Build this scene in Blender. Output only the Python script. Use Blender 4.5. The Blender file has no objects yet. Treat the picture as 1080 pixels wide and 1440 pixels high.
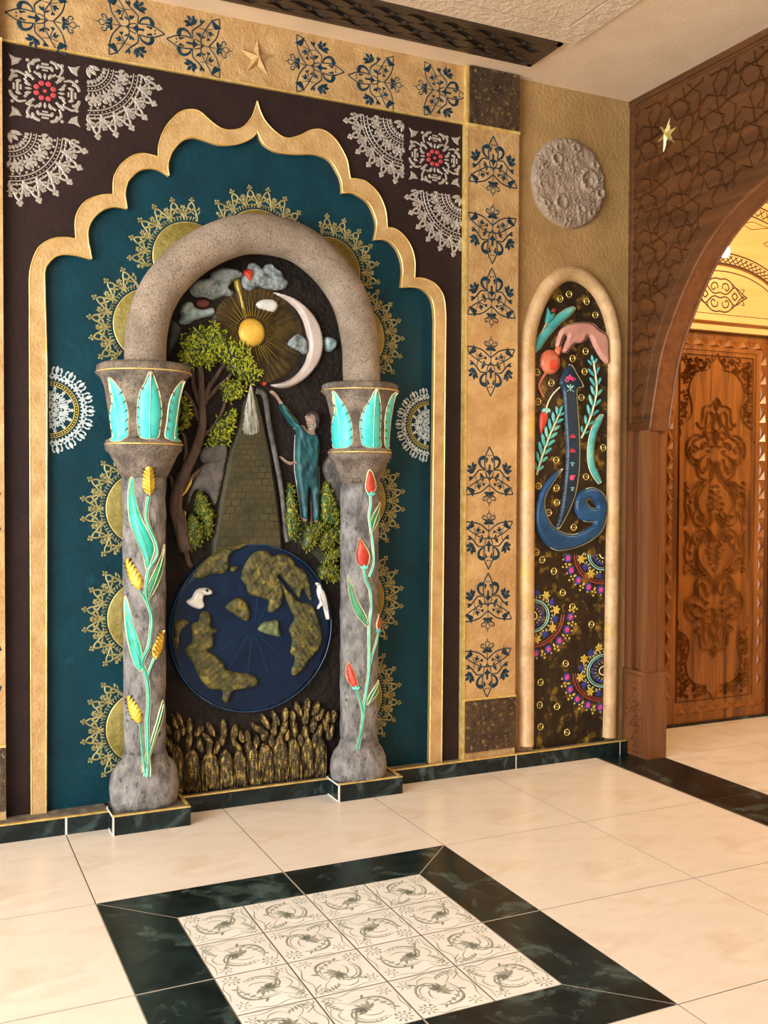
import bpy, bmesh, math, random
import numpy as np
from mathutils import Vector, Matrix
from mathutils.geometry import delaunay_2d_cdt

# ------------------------------------------------------------------ camera
FPX = 1406.35
YAW, PITCH, ROLL = 0.438719, -0.025202, 0.004171
CAM = np.array([-0.48842, -3.85163, 1.26773])

def cam_axes():
    cy, sy, cp, sp = math.cos(YAW), math.sin(YAW), math.cos(PITCH), math.sin(PITCH)
    f = np.array([sy*cp, cy*cp, sp]); r = np.array([cy, -sy, 0.0]); u = np.cross(r, f)
    c, s = math.cos(ROLL), math.sin(ROLL)
    return c*r + s*u, -s*r + c*u, f
CR, CU, CF = cam_axes()
scene = bpy.context.scene
col = scene.collection
cd = bpy.data.cameras.new('camera'); cam = bpy.data.objects.new('camera', cd); col.objects.link(cam)
cd.sensor_fit = 'VERTICAL'; cd.sensor_height = 36.0; cd.lens = 36.0*FPX/1440.0
cd.clip_start = 0.05
cam.matrix_world = Matrix(((CR[0], CU[0], -CF[0], CAM[0]), (CR[1], CU[1], -CF[1], CAM[1]),
                           (CR[2], CU[2], -CF[2], CAM[2]), (0, 0, 0, 1)))
scene.camera = cam

# ------------------------------------------------------------------ world, large lights, exposure
vs = scene.view_settings
scene.display_settings.display_device = 'sRGB'
vs.view_transform = 'Standard'; vs.look = 'None'; vs.gamma = 1.0; vs.use_curve_mapping = False
vs.exposure = -0.4
w = bpy.data.worlds.new('world'); scene.world = w; w.use_nodes = True
bg = w.node_tree.nodes['Background']; bg.inputs[0].default_value = (0.90, 0.95, 1.0, 1); bg.inputs[1].default_value = 0.75

def area(name, loc, target, sx, sy, power, color):
    ld = bpy.data.lights.new(name, 'AREA'); ld.shape = 'RECTANGLE'; ld.size = sx; ld.size_y = sy
    ld.energy = power; ld.color = color
    o = bpy.data.objects.new(name, ld); col.objects.link(o)
    d = Vector(target) - Vector(loc)
    o.location = loc; o.rotation_euler = d.to_track_quat('-Z', 'Y').to_euler()
    return o
def point(name, loc, power, color, radius=0.05):
    ld = bpy.data.lights.new(name, 'POINT'); ld.energy = power; ld.color = color; ld.shadow_soft_size = radius
    o = bpy.data.objects.new(name, ld); col.objects.link(o); o.location = loc
    return o
# daylight through the glazed side of the hall (left, out of frame) and the warm lamp of the room past the arch (right, out of frame)
area('window_left_offscreen', (-4.15, -3.8, 1.6), (0.0, -3.8, 1.6), 4.6, 2.7, 900, (0.95, 0.98, 1.0))
point('room_lamp_offscreen', (3.95, -1.3, 2.75), 165, (1.0, 0.74, 0.42), 0.12)

# ------------------------------------------------------------------ pixel tracing on real planes
def ray(px, py):
    return CF + CR*((px-540.0)/FPX) - CU*((py-720.0)/FPX)
def hit(px, py, ax, v):
    d = ray(px, py); t = (v-CAM[ax])/d[ax]; return CAM + t*d
def on_wall(px, py, y=0.0):
    p = hit(px, py, 1, y); return (p[0], p[2])
CROPS = {'tl': (0, 0, 3.0), 'tm': (340, 0, 2.348), 'tr': (720, 0, 3.0), 'cap': (40, 260, 3.6), 'sky': (220, 340, 4.1538),
         'man': (340, 500, 3.6), 'earth': (220, 640, 3.6), 'nt': (720, 370, 3.4294), 'nb': (720, 740, 4.2353),
         'cl': (100, 640, 2.6667), 'cr': (420, 640, 2.8819), 'd1': (940, 560, 7.2), 'd2': (940, 240, 4.5),
         'wh': (230, 980, 4.1538), 'px': (0, 0, 1.0)}
def px(crop, pts):
    ox, oy, s = CROPS[crop]
    return [(ox + x/s, oy + y/s) for x, y in pts]
def W(crop, pts, y=0.0):
    return [on_wall(a, b, y) for a, b in px(crop, pts)]

# ------------------------------------------------------------------ materials
def lin(h):
    h = h.lstrip('#'); out = []
    for i in (0, 2, 4):
        c = int(h[i:i+2], 16)/255.0
        out.append(c/12.92 if c <= 0.04045 else ((c+0.055)/1.055)**2.4)
    return (*out, 1.0)
MATS = {}
def mat(name, c1, c2=None, scale=6.0, lo=0.35, hi=0.65, rough=0.55, metal=0.0, bump=0.0, bscale=60.0, bdist=0.004,
        stretch=(1, 1, 1), c3=None, scale3=25.0, lo3=0.55, hi3=0.7, distort=0.0, detail=6.0, emit=0.0, spec=0.5):
    if name in MATS: return MATS[name]
    m = bpy.data.materials.new(name); m.use_nodes = True
    nt = m.node_tree; N = nt.nodes; L = nt.links
    b = N['Principled BSDF']
    b.inputs['Roughness'].default_value = rough; b.inputs['Metallic'].default_value = metal
    b.inputs['Specular IOR Level'].default_value = spec
    b.inputs['Base Color'].default_value = lin(c1)
    tc = N.new('ShaderNodeTexCoord'); mp = N.new('ShaderNodeMapping'); mp.inputs['Scale'].default_value = stretch
    L.new(tc.outputs['Object'], mp.inputs['Vector'])
    def noise(s, det, dis=0.0):
        n = N.new('ShaderNodeTexNoise'); n.inputs['Scale'].default_value = s; n.inputs['Detail'].default_value = det
        n.inputs['Roughness'].default_value = 0.62; n.inputs['Distortion'].default_value = dis
        L.new(mp.outputs['Vector'], n.inputs['Vector']); return n
    def ramp(src, lo, hi, ca, cb):
        r = N.new('ShaderNodeValToRGB'); r.color_ramp.elements[0].position = lo; r.color_ramp.elements[1].position = hi
        r.color_ramp.elements[0].color = ca; r.color_ramp.elements[1].color = cb
        L.new(src, r.inputs['Fac']); return r
    out = None
    if c2:
        r = ramp(noise(scale, detail, distort).outputs['Fac'], lo, hi, lin(c1), lin(c2)); out = r.outputs['Color']
    if c3:
        f = ramp(noise(scale3, detail, distort).outputs['Fac'], lo3, hi3, (0, 0, 0, 1), (1, 1, 1, 1))
        mx = N.new('ShaderNodeMix'); mx.data_type = 'RGBA'
        L.new(f.outputs['Color'], mx.inputs[0])
        if out: L.new(out, mx.inputs[6])
        else: mx.inputs[6].default_value = lin(c1)
        mx.inputs[7].default_value = lin(c3); out = mx.outputs[2]
    if out: L.new(out, b.inputs['Base Color'])
    if bump:
        n = noise(bscale, 8.0); bp = N.new('ShaderNodeBump'); bp.inputs['Strength'].default_value = bump
        bp.inputs['Distance'].default_value = bdist
        L.new(n.outputs['Fac'], bp.inputs['Height']); L.new(bp.outputs['Normal'], b.inputs['Normal'])
    if emit:
        b.inputs['Emission Color'].default_value = lin(c1); b.inputs['Emission Strength'].default_value = emit
    MATS[name] = m
    return m
def wood(name, c1, c2, axis='z', rough=0.38, scale=3.0, c3=None):
    st = {'z': (9, 9, 0.6), 'y': (9, 0.6, 9), 'x': (0.6, 9, 9)}[axis]
    return mat(name, c1, c2, scale=scale, lo=0.3, hi=0.7, rough=rough, bump=0.12, bscale=30, bdist=0.002, stretch=st, distort=0.6,
               c3=c3, scale3=scale*0.7, lo3=0.5, hi3=0.72)

M_FRIEZE = mat('gold_plaster', '#ad8450', '#c9a56e', 9, rough=0.5, metal=0.12, bump=0.6, bscale=45, bdist=0.014)
M_PLASTER = mat('ochre_plaster', '#967444', '#b08c58', 4, rough=0.6, metal=0.05, bump=0.7, bscale=55, bdist=0.012)
M_GOLDB = mat('gold_paint', '#b38c55', '#cba872', 14, rough=0.45, metal=0.15, bump=0.6, bscale=90, bdist=0.006)
M_GOLDE = mat('gold_edge_paint', '#c9a04a', '#e6cc84', 30, rough=0.38, metal=0.4)
M_BROWN = mat('dark_brown_paint', '#231614', '#2c1c19', 7, rough=0.6, bump=0.35, bscale=40, bdist=0.008, spec=0.22)
M_TEAL = mat('teal_paint', '#022b36', '#033843', 5, rough=0.5, bump=0.4, bscale=38, bdist=0.008, spec=0.22, c3='#07424c', scale3=14, lo3=0.6, hi3=0.75)
M_STONE = mat('taupe_stone', '#7d6f5f', '#a08f7c', 7, rough=0.85, bump=0.6, bscale=110, bdist=0.010, c3='#3a342f', scale3=150, lo3=0.50, hi3=0.74, spec=0.2)
M_COLS = mat('column_stone', '#5c5958', '#98938e', 14, 0.36, 0.62, rough=0.8, bump=0.9, bscale=40, bdist=0.022, c3='#2a2627', scale3=40, lo3=0.58, hi3=0.72, spec=0.2, stretch=(1.3, 1.3, 0.8))
M_CAPS = mat('capital_stone', '#574d44', '#8c7e6f', 14, rough=0.85, bump=0.7, bscale=80, bdist=0.014, c3='#2c2723', scale3=110, lo3=0.52, hi3=0.72, spec=0.2)
M_DARK = mat('dark_backdrop', '#0f0907', '#251912', 12, rough=0.6, bump=0.7, bscale=40, bdist=0.02, spec=0.25)
M_MARBLE = mat('green_black_marble', '#0b1415', '#1a2929', 9, 0.4, 0.65, rough=0.24, distort=1.0, c3='#455652', scale3=7.0, lo3=0.54, hi3=0.68, spec=0.35)
M_GROUT = mat('grout', '#4d4034', rough=0.9)
M_WGROUT = mat('white_grout', '#d9d4ca', rough=0.8)
M_CEMENT = mat('cement_ledge', '#4a4338', '#8a7d68', 25, rough=0.8, bump=0.4)
M_TILE = mat('cream_porcelain', '#ddd3c6', '#e8e0d5', 3.0, 0.3, 0.7, rough=0.24, c3='#d5c5b3', scale3=3.6, lo3=0.48, hi3=0.70, stretch=(1, 1.6, 1), distort=0.4)
M_PTILE = mat('patterned_tile_glaze', '#d9d9d4', '#e6e6e2', 4, rough=0.25)
M_PLINE = mat('tile_print_grey', '#787c72', '#9da094', 20, rough=0.3)
M_CEIL = mat('ceiling_plaster', '#d8bf9f', '#e0c8aa', 5, rough=0.8, bump=0.2, bscale=60, bdist=0.006)
M_CEIL2 = mat('ceiling_textured', '#d8bf9f', '#e0c8aa', 5, rough=0.8, bump=1.0, bscale=35, bdist=0.02)
M_STENCIL = mat('navy_stencil_paint', '#0a1f2b', '#143a47', 18, rough=0.55, spec=0.3)
M_SILVER = mat('silver_stencil_paint', '#8d8478', '#bab1a5', 25, rough=0.4, metal=0.2)
M_RED = mat('red_paint', '#a82f33', '#c04448', 30, rough=0.5)
M_LACE = mat('gold_lace_paint', '#7d733f', '#a99e66', 30, rough=0.5, metal=0.1)
M_DISC = mat('gold_leaf_disc', '#6f6222', '#978740', 14, rough=0.5, metal=0.25, bump=0.8, bscale=40, bdist=0.012)
M_WHITE = mat('white_stencil_paint', '#a9b4b4', '#ccd3d2', 25, rough=0.5)
M_YELLOW = mat('yellow_paint', '#b89c34', '#cdb654', 25, rough=0.45)
M_WOODD = wood('dark_walnut', '#3a200d', '#623a1a', 'y', 0.38)
M_PILLAR = wood('pillar_walnut', '#5a341c', '#7a4c2b', 'z', 0.36)
M_DOOR = wood('door_wood', '#6a3c14', '#9a5e24', 'z', 0.3, c3='#45200a')
M_DOORD = wood('door_jamb_wood', '#3e1f0a', '#5a3013', 'z', 0.3)
M_PALE = wood('pale_wood', '#caa064', '#d9b47a', 'x', 0.45)
M_LINE = mat('engraved_dark', '#3a2210', rough=0.6)
M_BRASS = mat('brass', '#c8b46a', '#e6d898', 20, rough=0.3, metal=0.7)

# ------------------------------------------------------------------ object helpers
ORIG = {}
def put(o, parent, origin):
    col.objects.link(o)
    ORIG[o.name] = np.array(origin, float)
    if parent is not None:
        o.parent = parent; o.location = Vector(ORIG[o.name] - ORIG[parent.name])
    else:
        o.location = Vector(origin)
    return o
def tag(o, label=None, cat=None, group=None, kind=None):
    if label: o['label'] = label
    if cat: o['category'] = cat
    if group: o['group'] = group
    if kind: o['kind'] = kind
    return o
def thing(name, label, cat, loc, group=None):
    return tag(put(bpy.data.objects.new(name, None), None, loc), label, cat, group)
def setting(name, loc=(0, 0, 0)):
    return tag(put(bpy.data.objects.new(name, None), None, loc), kind='structure')
def mesh_from(name, V, F, m, smooth=False):
    me = bpy.data.meshes.new(name); me.from_pydata([tuple(map(float, v)) for v in V], [], F)
    me.materials.append(m)
    if smooth: me.polygons.foreach_set('use_smooth', [True]*len(me.polygons))
    me.update()
    return me
def obj(name, V, F, m, parent=None, smooth=False):
    V = np.array(V, float)
    if parent is not None: o0 = ORIG[parent.name]
    else: o0 = np.array([(V[:, 0].min()+V[:, 0].max())/2, (V[:, 1].min()+V[:, 1].max())/2, V[:, 2].min()])
    me = mesh_from(name, V-o0, F, m, smooth)
    return put(bpy.data.objects.new(name, me), parent, o0)
def inst(name, me, parent, loc, rot=(0, 0, 0), scale=(1, 1, 1)):
    o = put(bpy.data.objects.new(name, me), parent, loc)
    o.rotation_euler = rot; o.scale = scale
    return o
BOXF = [(0, 1, 2, 3), (7, 6, 5, 4), (0, 4, 5, 1), (1, 5, 6, 2), (2, 6, 7, 3), (3, 7, 4, 0)]
def boxv(x0, x1, y0, y1, z0, z1):
    return [(x0, y0, z0), (x1, y0, z0), (x1, y1, z0), (x0, y1, z0), (x0, y0, z1), (x1, y0, z1), (x1, y1, z1), (x0, y1, z1)]
def boxes(name, bl, m, parent=None):
    V, F = [], []
    for b in bl:
        k = len(V); V += boxv(*b); F += [tuple(k+i for i in f[::-1]) for f in BOXF]
    return obj(name, V, F, m, parent)
def box(name, x0, x1, y0, y1, z0, z1, m, parent=None): return boxes(name, [(x0, x1, y0, y1, z0, z1)], m, parent)

# ------------------------------------------------------------------ curves and polygons
def spline(pts, n=8, closed=False):
    P = np.array(pts, float)
    if len(P) < 3: return P
    out = []; m = len(P)
    rng = range(m) if closed else range(m-1)
    for i in rng:
        if closed: p0, p1, p2, p3 = P[(i-1) % m], P[i], P[(i+1) % m], P[(i+2) % m]
        else: p0, p1, p2, p3 = P[max(i-1, 0)], P[i], P[i+1], P[min(i+2, m-1)]
        for t in np.arange(n)/n:
            out.append(0.5*((2*p1)+(-p0+p2)*t+(2*p0-5*p1+4*p2-p3)*t*t+(-p0+3*p1-3*p2+p3)*t**3))
    if not closed: out.append(P[-1])
    return np.array(out)
def resample(P, step, closed=True):
    P = np.array(P, float)
    if closed: P = np.vstack([P, P[:1]])
    seg = np.hypot(*(P[1:]-P[:-1]).T); s = np.concatenate([[0], np.cumsum(seg)])
    n = max(6, int(round(s[-1]/step)))
    t = np.linspace(0, s[-1], n, endpoint=False) if closed else np.linspace(0, s[-1], n+1)
    return np.stack([np.interp(t, s, P[:, 0]), np.interp(t, s, P[:, 1])], 1)
def inside(Q, P):
    Q = np.asarray(Q); x, y = Q[:, 0], Q[:, 1]; r = np.zeros(len(Q), bool)
    a = P; b = np.roll(P, -1, 0)
    for (x1, y1), (x2, y2) in zip(a, b):
        c = ((y1 > y) != (y2 > y))
        if y1 != y2:
            r ^= c & (x < (x2-x1)*(y-y1)/(y2-y1)+x1)
    return r
def bdist(Q, loops):
    best = np.full(len(Q), 1e9)
    for P in loops:
        a = P; b = np.roll(P, -1, 0)
        for p, q in zip(a, b):
            d = q-p; L2 = d@d+1e-18
            t = np.clip(((Q-p)@d)/L2, 0, 1)
            best = np.minimum(best, np.hypot(*(Q-(p+t[:, None]*d)).T))
    return best
def triangulate(loops, pts):
    V = []; E = []
    for P in loops:
        k = len(V); n = len(P); V += [Vector(p) for p in P]; E += [(k+i, k+(i+1) % n) for i in range(n)]
    nb = len(V); V += [Vector(p) for p in pts]
    vo, eo, fo, *_ = delaunay_2d_cdt(V, E, [], 0, 1e-7)
    vo = np.array([tuple(v) for v in vo]); T = [tuple(f) for f in fo]
    C = np.array([vo[list(f)].mean(0) for f in T])
    ok = inside(C, loops[0])
    for h in loops[1:]: ok &= ~inside(C, h)
    return vo, [t for t, o in zip(T, ok) if o]
def wallmap(y):
    return lambda u, v, h: (u, y-h, v)
def floormap(u, v, h): return (u, v, h)
rng0 = np.random.RandomState(7)
def vnoise(Q, s, seed=0):
    r = np.random.RandomState(seed); out = np.zeros(len(Q))
    for k in range(7):
        a = r.uniform(0, 6.28); f = s*r.uniform(0.6, 1.7); ph = r.uniform(0, 6.28)
        out += np.sin((Q[:, 0]*math.cos(a)+Q[:, 1]*math.sin(a))*f*6.28+ph)
    return out/7*1.6
def relief(name, outline, h, m, mp, parent=None, width=None, res=0.01, holes=(), noise=0.0, nscale=30, smooth=True, curve=True,
           closed_n=6, base=0.0, field=None, seed=0):
    """low relief: a traced outline raised off its surface with a rounded edge"""
    P = spline(outline, closed_n, True) if curve else np.array(outline, float)
    loops = [resample(P, res)] + [resample(spline(hh, 5, True), res) for hh in holes]
    lo = loops[0].min(0); hi = loops[0].max(0)
    xs = np.arange(lo[0], hi[0]+res, res); ys = np.arange(lo[1], hi[1]+res, res*0.866)
    G = np.array([(x+(res*0.5 if j % 2 else 0), y) for j, y in enumerate(ys) for x in xs])
    ok = inside(G, loops[0])
    for hh in loops[1:]: ok &= ~inside(G, hh)
    G = G[ok]
    if len(G): G = G[bdist(G, loops) > res*0.45]
    vo, T = triangulate(loops, G)
    d = bdist(vo, loops)
    wd = width or max(d.max(), 1e-6)
    t = np.clip(d/wd, 0, 1)
    hh = h*np.sqrt(1-(1-t)**2)
    if noise: hh = hh+noise*vnoise(vo, nscale, seed)*np.minimum(1, d/(res*1.2))
    if field is not None: hh = hh+field(vo, d)*np.minimum(1, d/(res*1.2))
    hh = np.where(d < 1e-6, -0.002, hh)+base
    V = [mp(a, b, c) for (a, b), c in zip(vo, hh)]
    return obj(name, V, T, m, parent, smooth)
def slab(name, outline, front, back, m, parent=None, holes=(), curve=False, mp=None):
    """flat prism between heights"""
    loops = [np.array(outline, float)]+[np.array(hh, float) for hh in holes]
    vo, T = triangulate(loops, [])
    mp = mp or (lambda u, v, h: (u, -h, v))
    V = [mp(a, b, front) for a, b in vo]; F = [t for t in T]
    for P in loops:
        k = len(V); n = len(P)
        V += [mp(a, b, front) for a, b in P]+[mp(a, b, back) for a, b in P]
        F += [(k+i, k+(i+1) % n, k+n+(i+1) % n, k+n+i) for i in range(n)]
    return obj(name, V, F, m, parent)

class Orn:
    """painted or carved ornament: ribbons, petals, dots in a 2-D frame"""
    def __init__(s): s.V = []; s.F = []; s.H = []
    def stroke(s, pts, w, closed=False, taper=(1, 1), n=6, curve=True, flat=False):
        P = spline(pts, n, closed) if curve else np.array(pts, float)
        m = len(P)
        if m < 2: return s
        if closed: tg = np.roll(P, -1, 0)-np.roll(P, 1, 0)
        else:
            tg = np.gradient(P, axis=0)
        tg /= (np.hypot(*tg.T)[:, None]+1e-12); nr = np.stack([-tg[:, 1], tg[:, 0]], 1)
        t = np.linspace(0, 1, m); ww = w*0.5*(np.ones(m) if closed else np.interp(t, [0, 0.5, 1], [taper[0], 1, taper[1]]))
        k = len(s.V)
        for p, q, a in zip(P, nr, ww):
            s.V += [tuple(p+q*a), tuple(p), tuple(p-q*a)]; s.H += [0, 1, 0]
        for i in range(m if closed else m-1):
            a = k+3*i; b = k+3*((i+1) % m)
            s.F += [(a, a+1, b+1, b), (a+1, a+2, b+2, b+1)]
        return s
    def fill(s, pts, curve=True, n=4):
        P = spline(pts, n, True) if curve else np.array(pts, float)
        c = P.mean(0); k = len(s.V); m = len(P)
        s.V += [tuple(p) for p in P]+[tuple(c+(p-c)*0.75) for p in P]+[tuple(c)]; s.H += [0]*m+[1]*m+[1]
        for i in range(m):
            j = (i+1) % m
            s.F += [(k+i, k+j, k+m+j, k+m+i), (k+m+i, k+m+j, k+2*m)]
        return s
    def dot(s, c, r, n=8, ry=None, a=0.0):
        ry = ry or r
        t = np.arange(n)*2*math.pi/n
        X = r*np.cos(t); Y = ry*np.sin(t)
        return s.fill([(c[0]+x*math.cos(a)-y*math.sin(a), c[1]+x*math.sin(a)+y*math.cos(a)) for x, y in zip(X, Y)], False)
    def petal(s, c, ang, ln, wd, n=3):
        ca, sa = math.cos(ang), math.sin(ang)
        q = [(0, 0), (ln*0.35, wd*0.42), (ln*0.7, wd*0.4), (ln, 0), (ln*0.7, -wd*0.4), (ln*0.35, -wd*0.42)]
        return s.fill([(c[0]+x*ca-y*sa, c[1]+x*sa+y*ca) for x, y in q], False)
    def flower(s, c, r, k=5, a0=0.0, wd=0.6):
        for i in range(k): s.petal(c, a0+i*2*math.pi/k, r, r*wd)
        return s.dot(c, r*0.22, 6)
    def curl(s, c, r, a0, turns, w, sgn=1, r1=0.25):
        t = np.linspace(0, 1, 12)
        return s.stroke([(c[0]+r*(1-(1-r1)*q)*math.cos(a0+sgn*turns*6.283*q), c[1]+r*(1-(1-r1)*q)*math.sin(a0+sgn*turns*6.283*q)) for q in t],
                        w, n=2, taper=(1, 0.6))
    def mirror(s, fn):
        """run fn for both halves (sign +1 and -1)"""
        for sg in (1, -1): fn(s, sg)
        return s
    def mesh(s, name, m, h, mp, scale=1.0):
        V = [mp(x*scale, y*scale, h*a-0.0004*(1-a)) for (x, y), a in zip(s.V, s.H)]
        return mesh_from(name, V, s.F, m)
    def obj(s, name, m, h, mp, parent=None):
        return obj(name, [mp(x, y, h*a-0.0004*(1-a)) for (x, y), a in zip(s.V, s.H)], s.F, m, parent)
def tube(name, path, rad, m, parent=None, ns=12, arc=(0, 2*math.pi), smooth=True, flat=(1, 1), closed=False):
    P = np.array(path, float); n = len(P)
    rad = np.full(n, rad) if np.isscalar(rad) else np.interp(np.linspace(0, 1, n), np.linspace(0, 1, len(rad)), rad)
    T = np.gradient(P, axis=0); T /= np.linalg.norm(T, axis=1)[:, None]+1e-12
    up = np.array([0, -1.0, 0])
    V = []; F = []; a = np.linspace(arc[0], arc[1], ns, endpoint=(arc[1]-arc[0] < 6.28))
    full = arc[1]-arc[0] > 6.28; k = len(a)
    for i in range(n):
        s = np.cross(T[i], up); s /= np.linalg.norm(s)+1e-12; q = np.cross(s, T[i])
        for t in a: V.append(P[i]+rad[i]*(flat[0]*math.cos(t)*s+flat[1]*math.sin(t)*q))
    for i in range(n-1):
        for j in range(k if full else k-1):
            F.append((i*k+j, i*k+(j+1) % k, (i+1)*k+(j+1) % k, (i+1)*k+j))
    if full: F += [tuple(range(k))[::-1], tuple((n-1)*k+j for j in range(k))]
    return obj(name, V, F, m, parent, smooth)

# ================================================================== FLOOR
TY0 = -0.765          # a tile joint runs along this line; joints every 0.6 m
floor = setting('floor', (0, 0, 0))
box('slab', -4.2, 5.4, -7.2, 0.5, -0.10, -0.0008, M_GROUT, floor)
G = 0.0019
def flat_tile(name, x0, x1, y0, y1, m, parent, z=0.0, gap=G):
    return box(name, x0+gap, x1-gap, y0+gap, y1-gap, -0.008, z, m, parent)
tile_me = None
for i in range(-7, 4):
    for j in range(-11, 1):
        x0 = 0.6*i; y0 = TY0+0.6*j
        if 0 <= i <= 1 and -2 <= j <= -1: continue            # the patterned medallion lies here
        o = None
        if tile_me is None:
            o = flat_tile('tile', x0, x0+0.6, y0, y0+0.6, M_TILE, floor)
            # shared mesh in its own frame
            c = np.array([x0+0.3, y0+0.3, 0])
            for v in o.data.vertices: v.co -= Vector(c)
            o.location = Vector(c); ORIG[o.name] = c; tile_me = o.data
        else:
            o = inst('tile', tile_me, floor, (x0+0.3, y0+0.3, 0))
for i in range(-7, 4): flat_tile('tile', 0.6*i, 0.6*i+0.6, -0.165, -0.045, M_TILE, floor)
for i in range(4):   # room past the arch
    for j in range(-6, 2):
        flat_tile('tile', 2.70+0.6*i, 3.30+0.6*i, TY0+0.6*j, min(TY0+0.6*j+0.6, 0.30), M_TILE, floor)
for j in range(-8, 2):
    flat_tile('threshold_slab', 2.41, 2.70, TY0+0.6*j, min(TY0+0.6*j+0.6, -0.04), M_MARBLE, floor)
# medallion: mitred marble border, two slabs to a side, and 4 x 4 printed tiles
def poly_tile(name, pts, m, z=0.0):
    c = np.mean(pts, 0); P = [c+(np.array(p)-c)*(1-2*G/0.35) for p in pts]
    return slab(name, P, z, -0.008, m, floor, mp=floormap)
X0, X1, Y0, Y1 = 0.0, 1.2, TY0-1.2, TY0; B = 0.2; XM, YM = 0.6, TY0-0.6
for pts in ([(X0, Y1), (XM, Y1), (XM, Y1-B), (X0+B, Y1-B)], [(XM, Y1), (X1, Y1), (X1-B, Y1-B), (XM, Y1-B)],
            [(X0, Y0), (X0+B, Y0+B), (XM, Y0+B), (XM, Y0)], [(XM, Y0), (XM, Y0+B), (X1-B, Y0+B), (X1, Y0)],
            [(X0, Y1), (X0+B, Y1-B), (X0+B, YM), (X0, YM)], [(X0, YM), (X0+B, YM), (X0+B, Y0+B), (X0, Y0)],
            [(X1, Y1), (X1, YM), (X1-B, YM), (X1-B, Y1-B)], [(X1, YM), (X1, Y0), (X1-B, Y0+B), (X1-B, YM)]):
    poly_tile('border_slab', pts, M_MARBLE)
box('light_grout', X0, X1, Y0, Y1, -0.004, -0.0006, mat('pale_grout', '#a8a296', rough=0.8), floor)
box('brown_grout', X0+B, X1-B, Y0+B, Y1-B, -0.004, -0.0004, mat('brown_tile_grout', '#675c4d', rough=0.8), floor)
# print of one tile, corner flower at (-,+), bird scroll in the middle
o = Orn()
def ringpet(o, c, r, k, a0=0.0):
    for q in range(k): o.petal((c[0]+0.45*r*math.cos(a0+q*6.283/k), c[1]+0.45*r*math.sin(a0+q*6.283/k)), a0+q*6.283/k, r*0.55, r*0.24)
    o.stroke([(c[0]+0.33*r*math.cos(t), c[1]+0.33*r*math.sin(t)) for t in np.arange(8)*0.785], 0.0024, True, n=2)
ringpet(o, (-0.058, 0.062), 0.024, 9); ringpet(o, (0.055, 0.066), 0.019, 6, 0.3); ringpet(o, (-0.064, -0.055), 0.019, 6, 0.6)
o.stroke([(-0.05, 0.035), (-0.06, 0.0), (-0.045, -0.035), (-0.01, -0.045), (0.03, -0.035)], 0.010, taper=(0.2, 0.2))
o.stroke([(-0.03, 0.05), (0.0, 0.058), (0.035, 0.045), (0.045, 0.015), (0.03, -0.01)], 0.009, taper=(0.2, 0.3))
for a in range(7): o.petal((0.0, 0.005), -2.3+a*0.45, 0.034+0.008*(a % 2), 0.012)
o.stroke([(-0.03, 0.02), (-0.015, 0.03), (0.01, 0.025), (0.02, 0.005)], 0.005, taper=(0.3, 0.3))
for q in range(5): o.petal((0.05+0.004*q, -0.015-0.012*q), -0.4+0.25*q, 0.022, 0.009)
o.stroke([(0.03, -0.03), (0.055, -0.05), (0.082, -0.045), (0.085, -0.015)], 0.004, taper=(0.4, 0.4))
o.stroke([(-0.08, -0.08), (-0.04, -0.075), (0.0, -0.085), (0.04, -0.072), (0.085, -0.085)], 0.004, taper=(0.4, 0.4))
o.stroke([(0.08, 0.08), (0.075, 0.04), (0.086, 0.0), (0.076, -0.03)], 0.004, taper=(0.4, 0.4))
for q in range(5): o.dot((-0.045+0.012*q, 0.046+0.002*q), 0.0026, 6)
o.stroke([(0.04, -0.055), (0.06, -0.075), (0.08, -0.07), (0.07, -0.055), (0.055, -0.06)], 0.0035)
for q in range(6):
    a = 2.6+0.32*q; o.petal((-0.052+0.010*q, 0.012-0.011*q), a, 0.022, 0.008); o.petal((0.04-0.002*q, 0.052-0.013*q), a-2.4, 0.020, 0.007)
o.stroke([(-0.052, 0.03), (-0.047, 0.0), (-0.03, -0.03), (0.0, -0.036), (0.03, -0.028)], 0.004, taper=(0.4, 0.3))
o.stroke([(-0.03, 0.041), (0.0, 0.049), (0.028, 0.038), (0.036, 0.012), (0.022, -0.008)], 0.004, taper=(0.3, 0.3))
for q in range(5): o.petal((0.012, -0.012), 0.2+0.5*q, 0.03, 0.009)
o.stroke([(0.05, -0.02), (0.07, 0.0), (0.065, 0.025), (0.05, 0.035)], 0.005, taper=(0.3, 0.3))
ringpet(o, (0.07, -0.07), 0.016, 5); o.stroke([(-0.085, -0.03), (-0.08, 0.0), (-0.086, 0.03), (-0.078, 0.05)], 0.004, taper=(0.4, 0.4))
o.V = [(a*1.1, b*1.1) for a, b in o.V]
print_me = o.mesh('tile_print', M_PLINE, 0.0004, floormap)
pt = None
ROT = [[0, 1, 0, 1], [2, 3, 2, 0], [0, 1, 0, 1], [3, 2, 3, 2]]
for r in range(4):
    for c in range(4):
        cx = X0+B+0.1+0.2*c; cy = Y1-B-0.1-0.2*r
        if pt is None:
            t = box('printed_tile', cx-0.0975, cx+0.0975, cy-0.0975, cy+0.0975, -0.008, 0.0, M_PTILE, floor)
            for v in t.data.vertices: v.co -= Vector((cx, cy, 0))
            t.location = (cx, cy, 0); ORIG[t.name] = np.array([cx, cy, 0]); pt = t.data
        else: t = inst('printed_tile', pt, floor, (cx, cy, 0))
        inst('tile_print', print_me, t, (cx, cy, 0.0003), (0, 0, -ROT[r][c]*math.pi/2))

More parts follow.
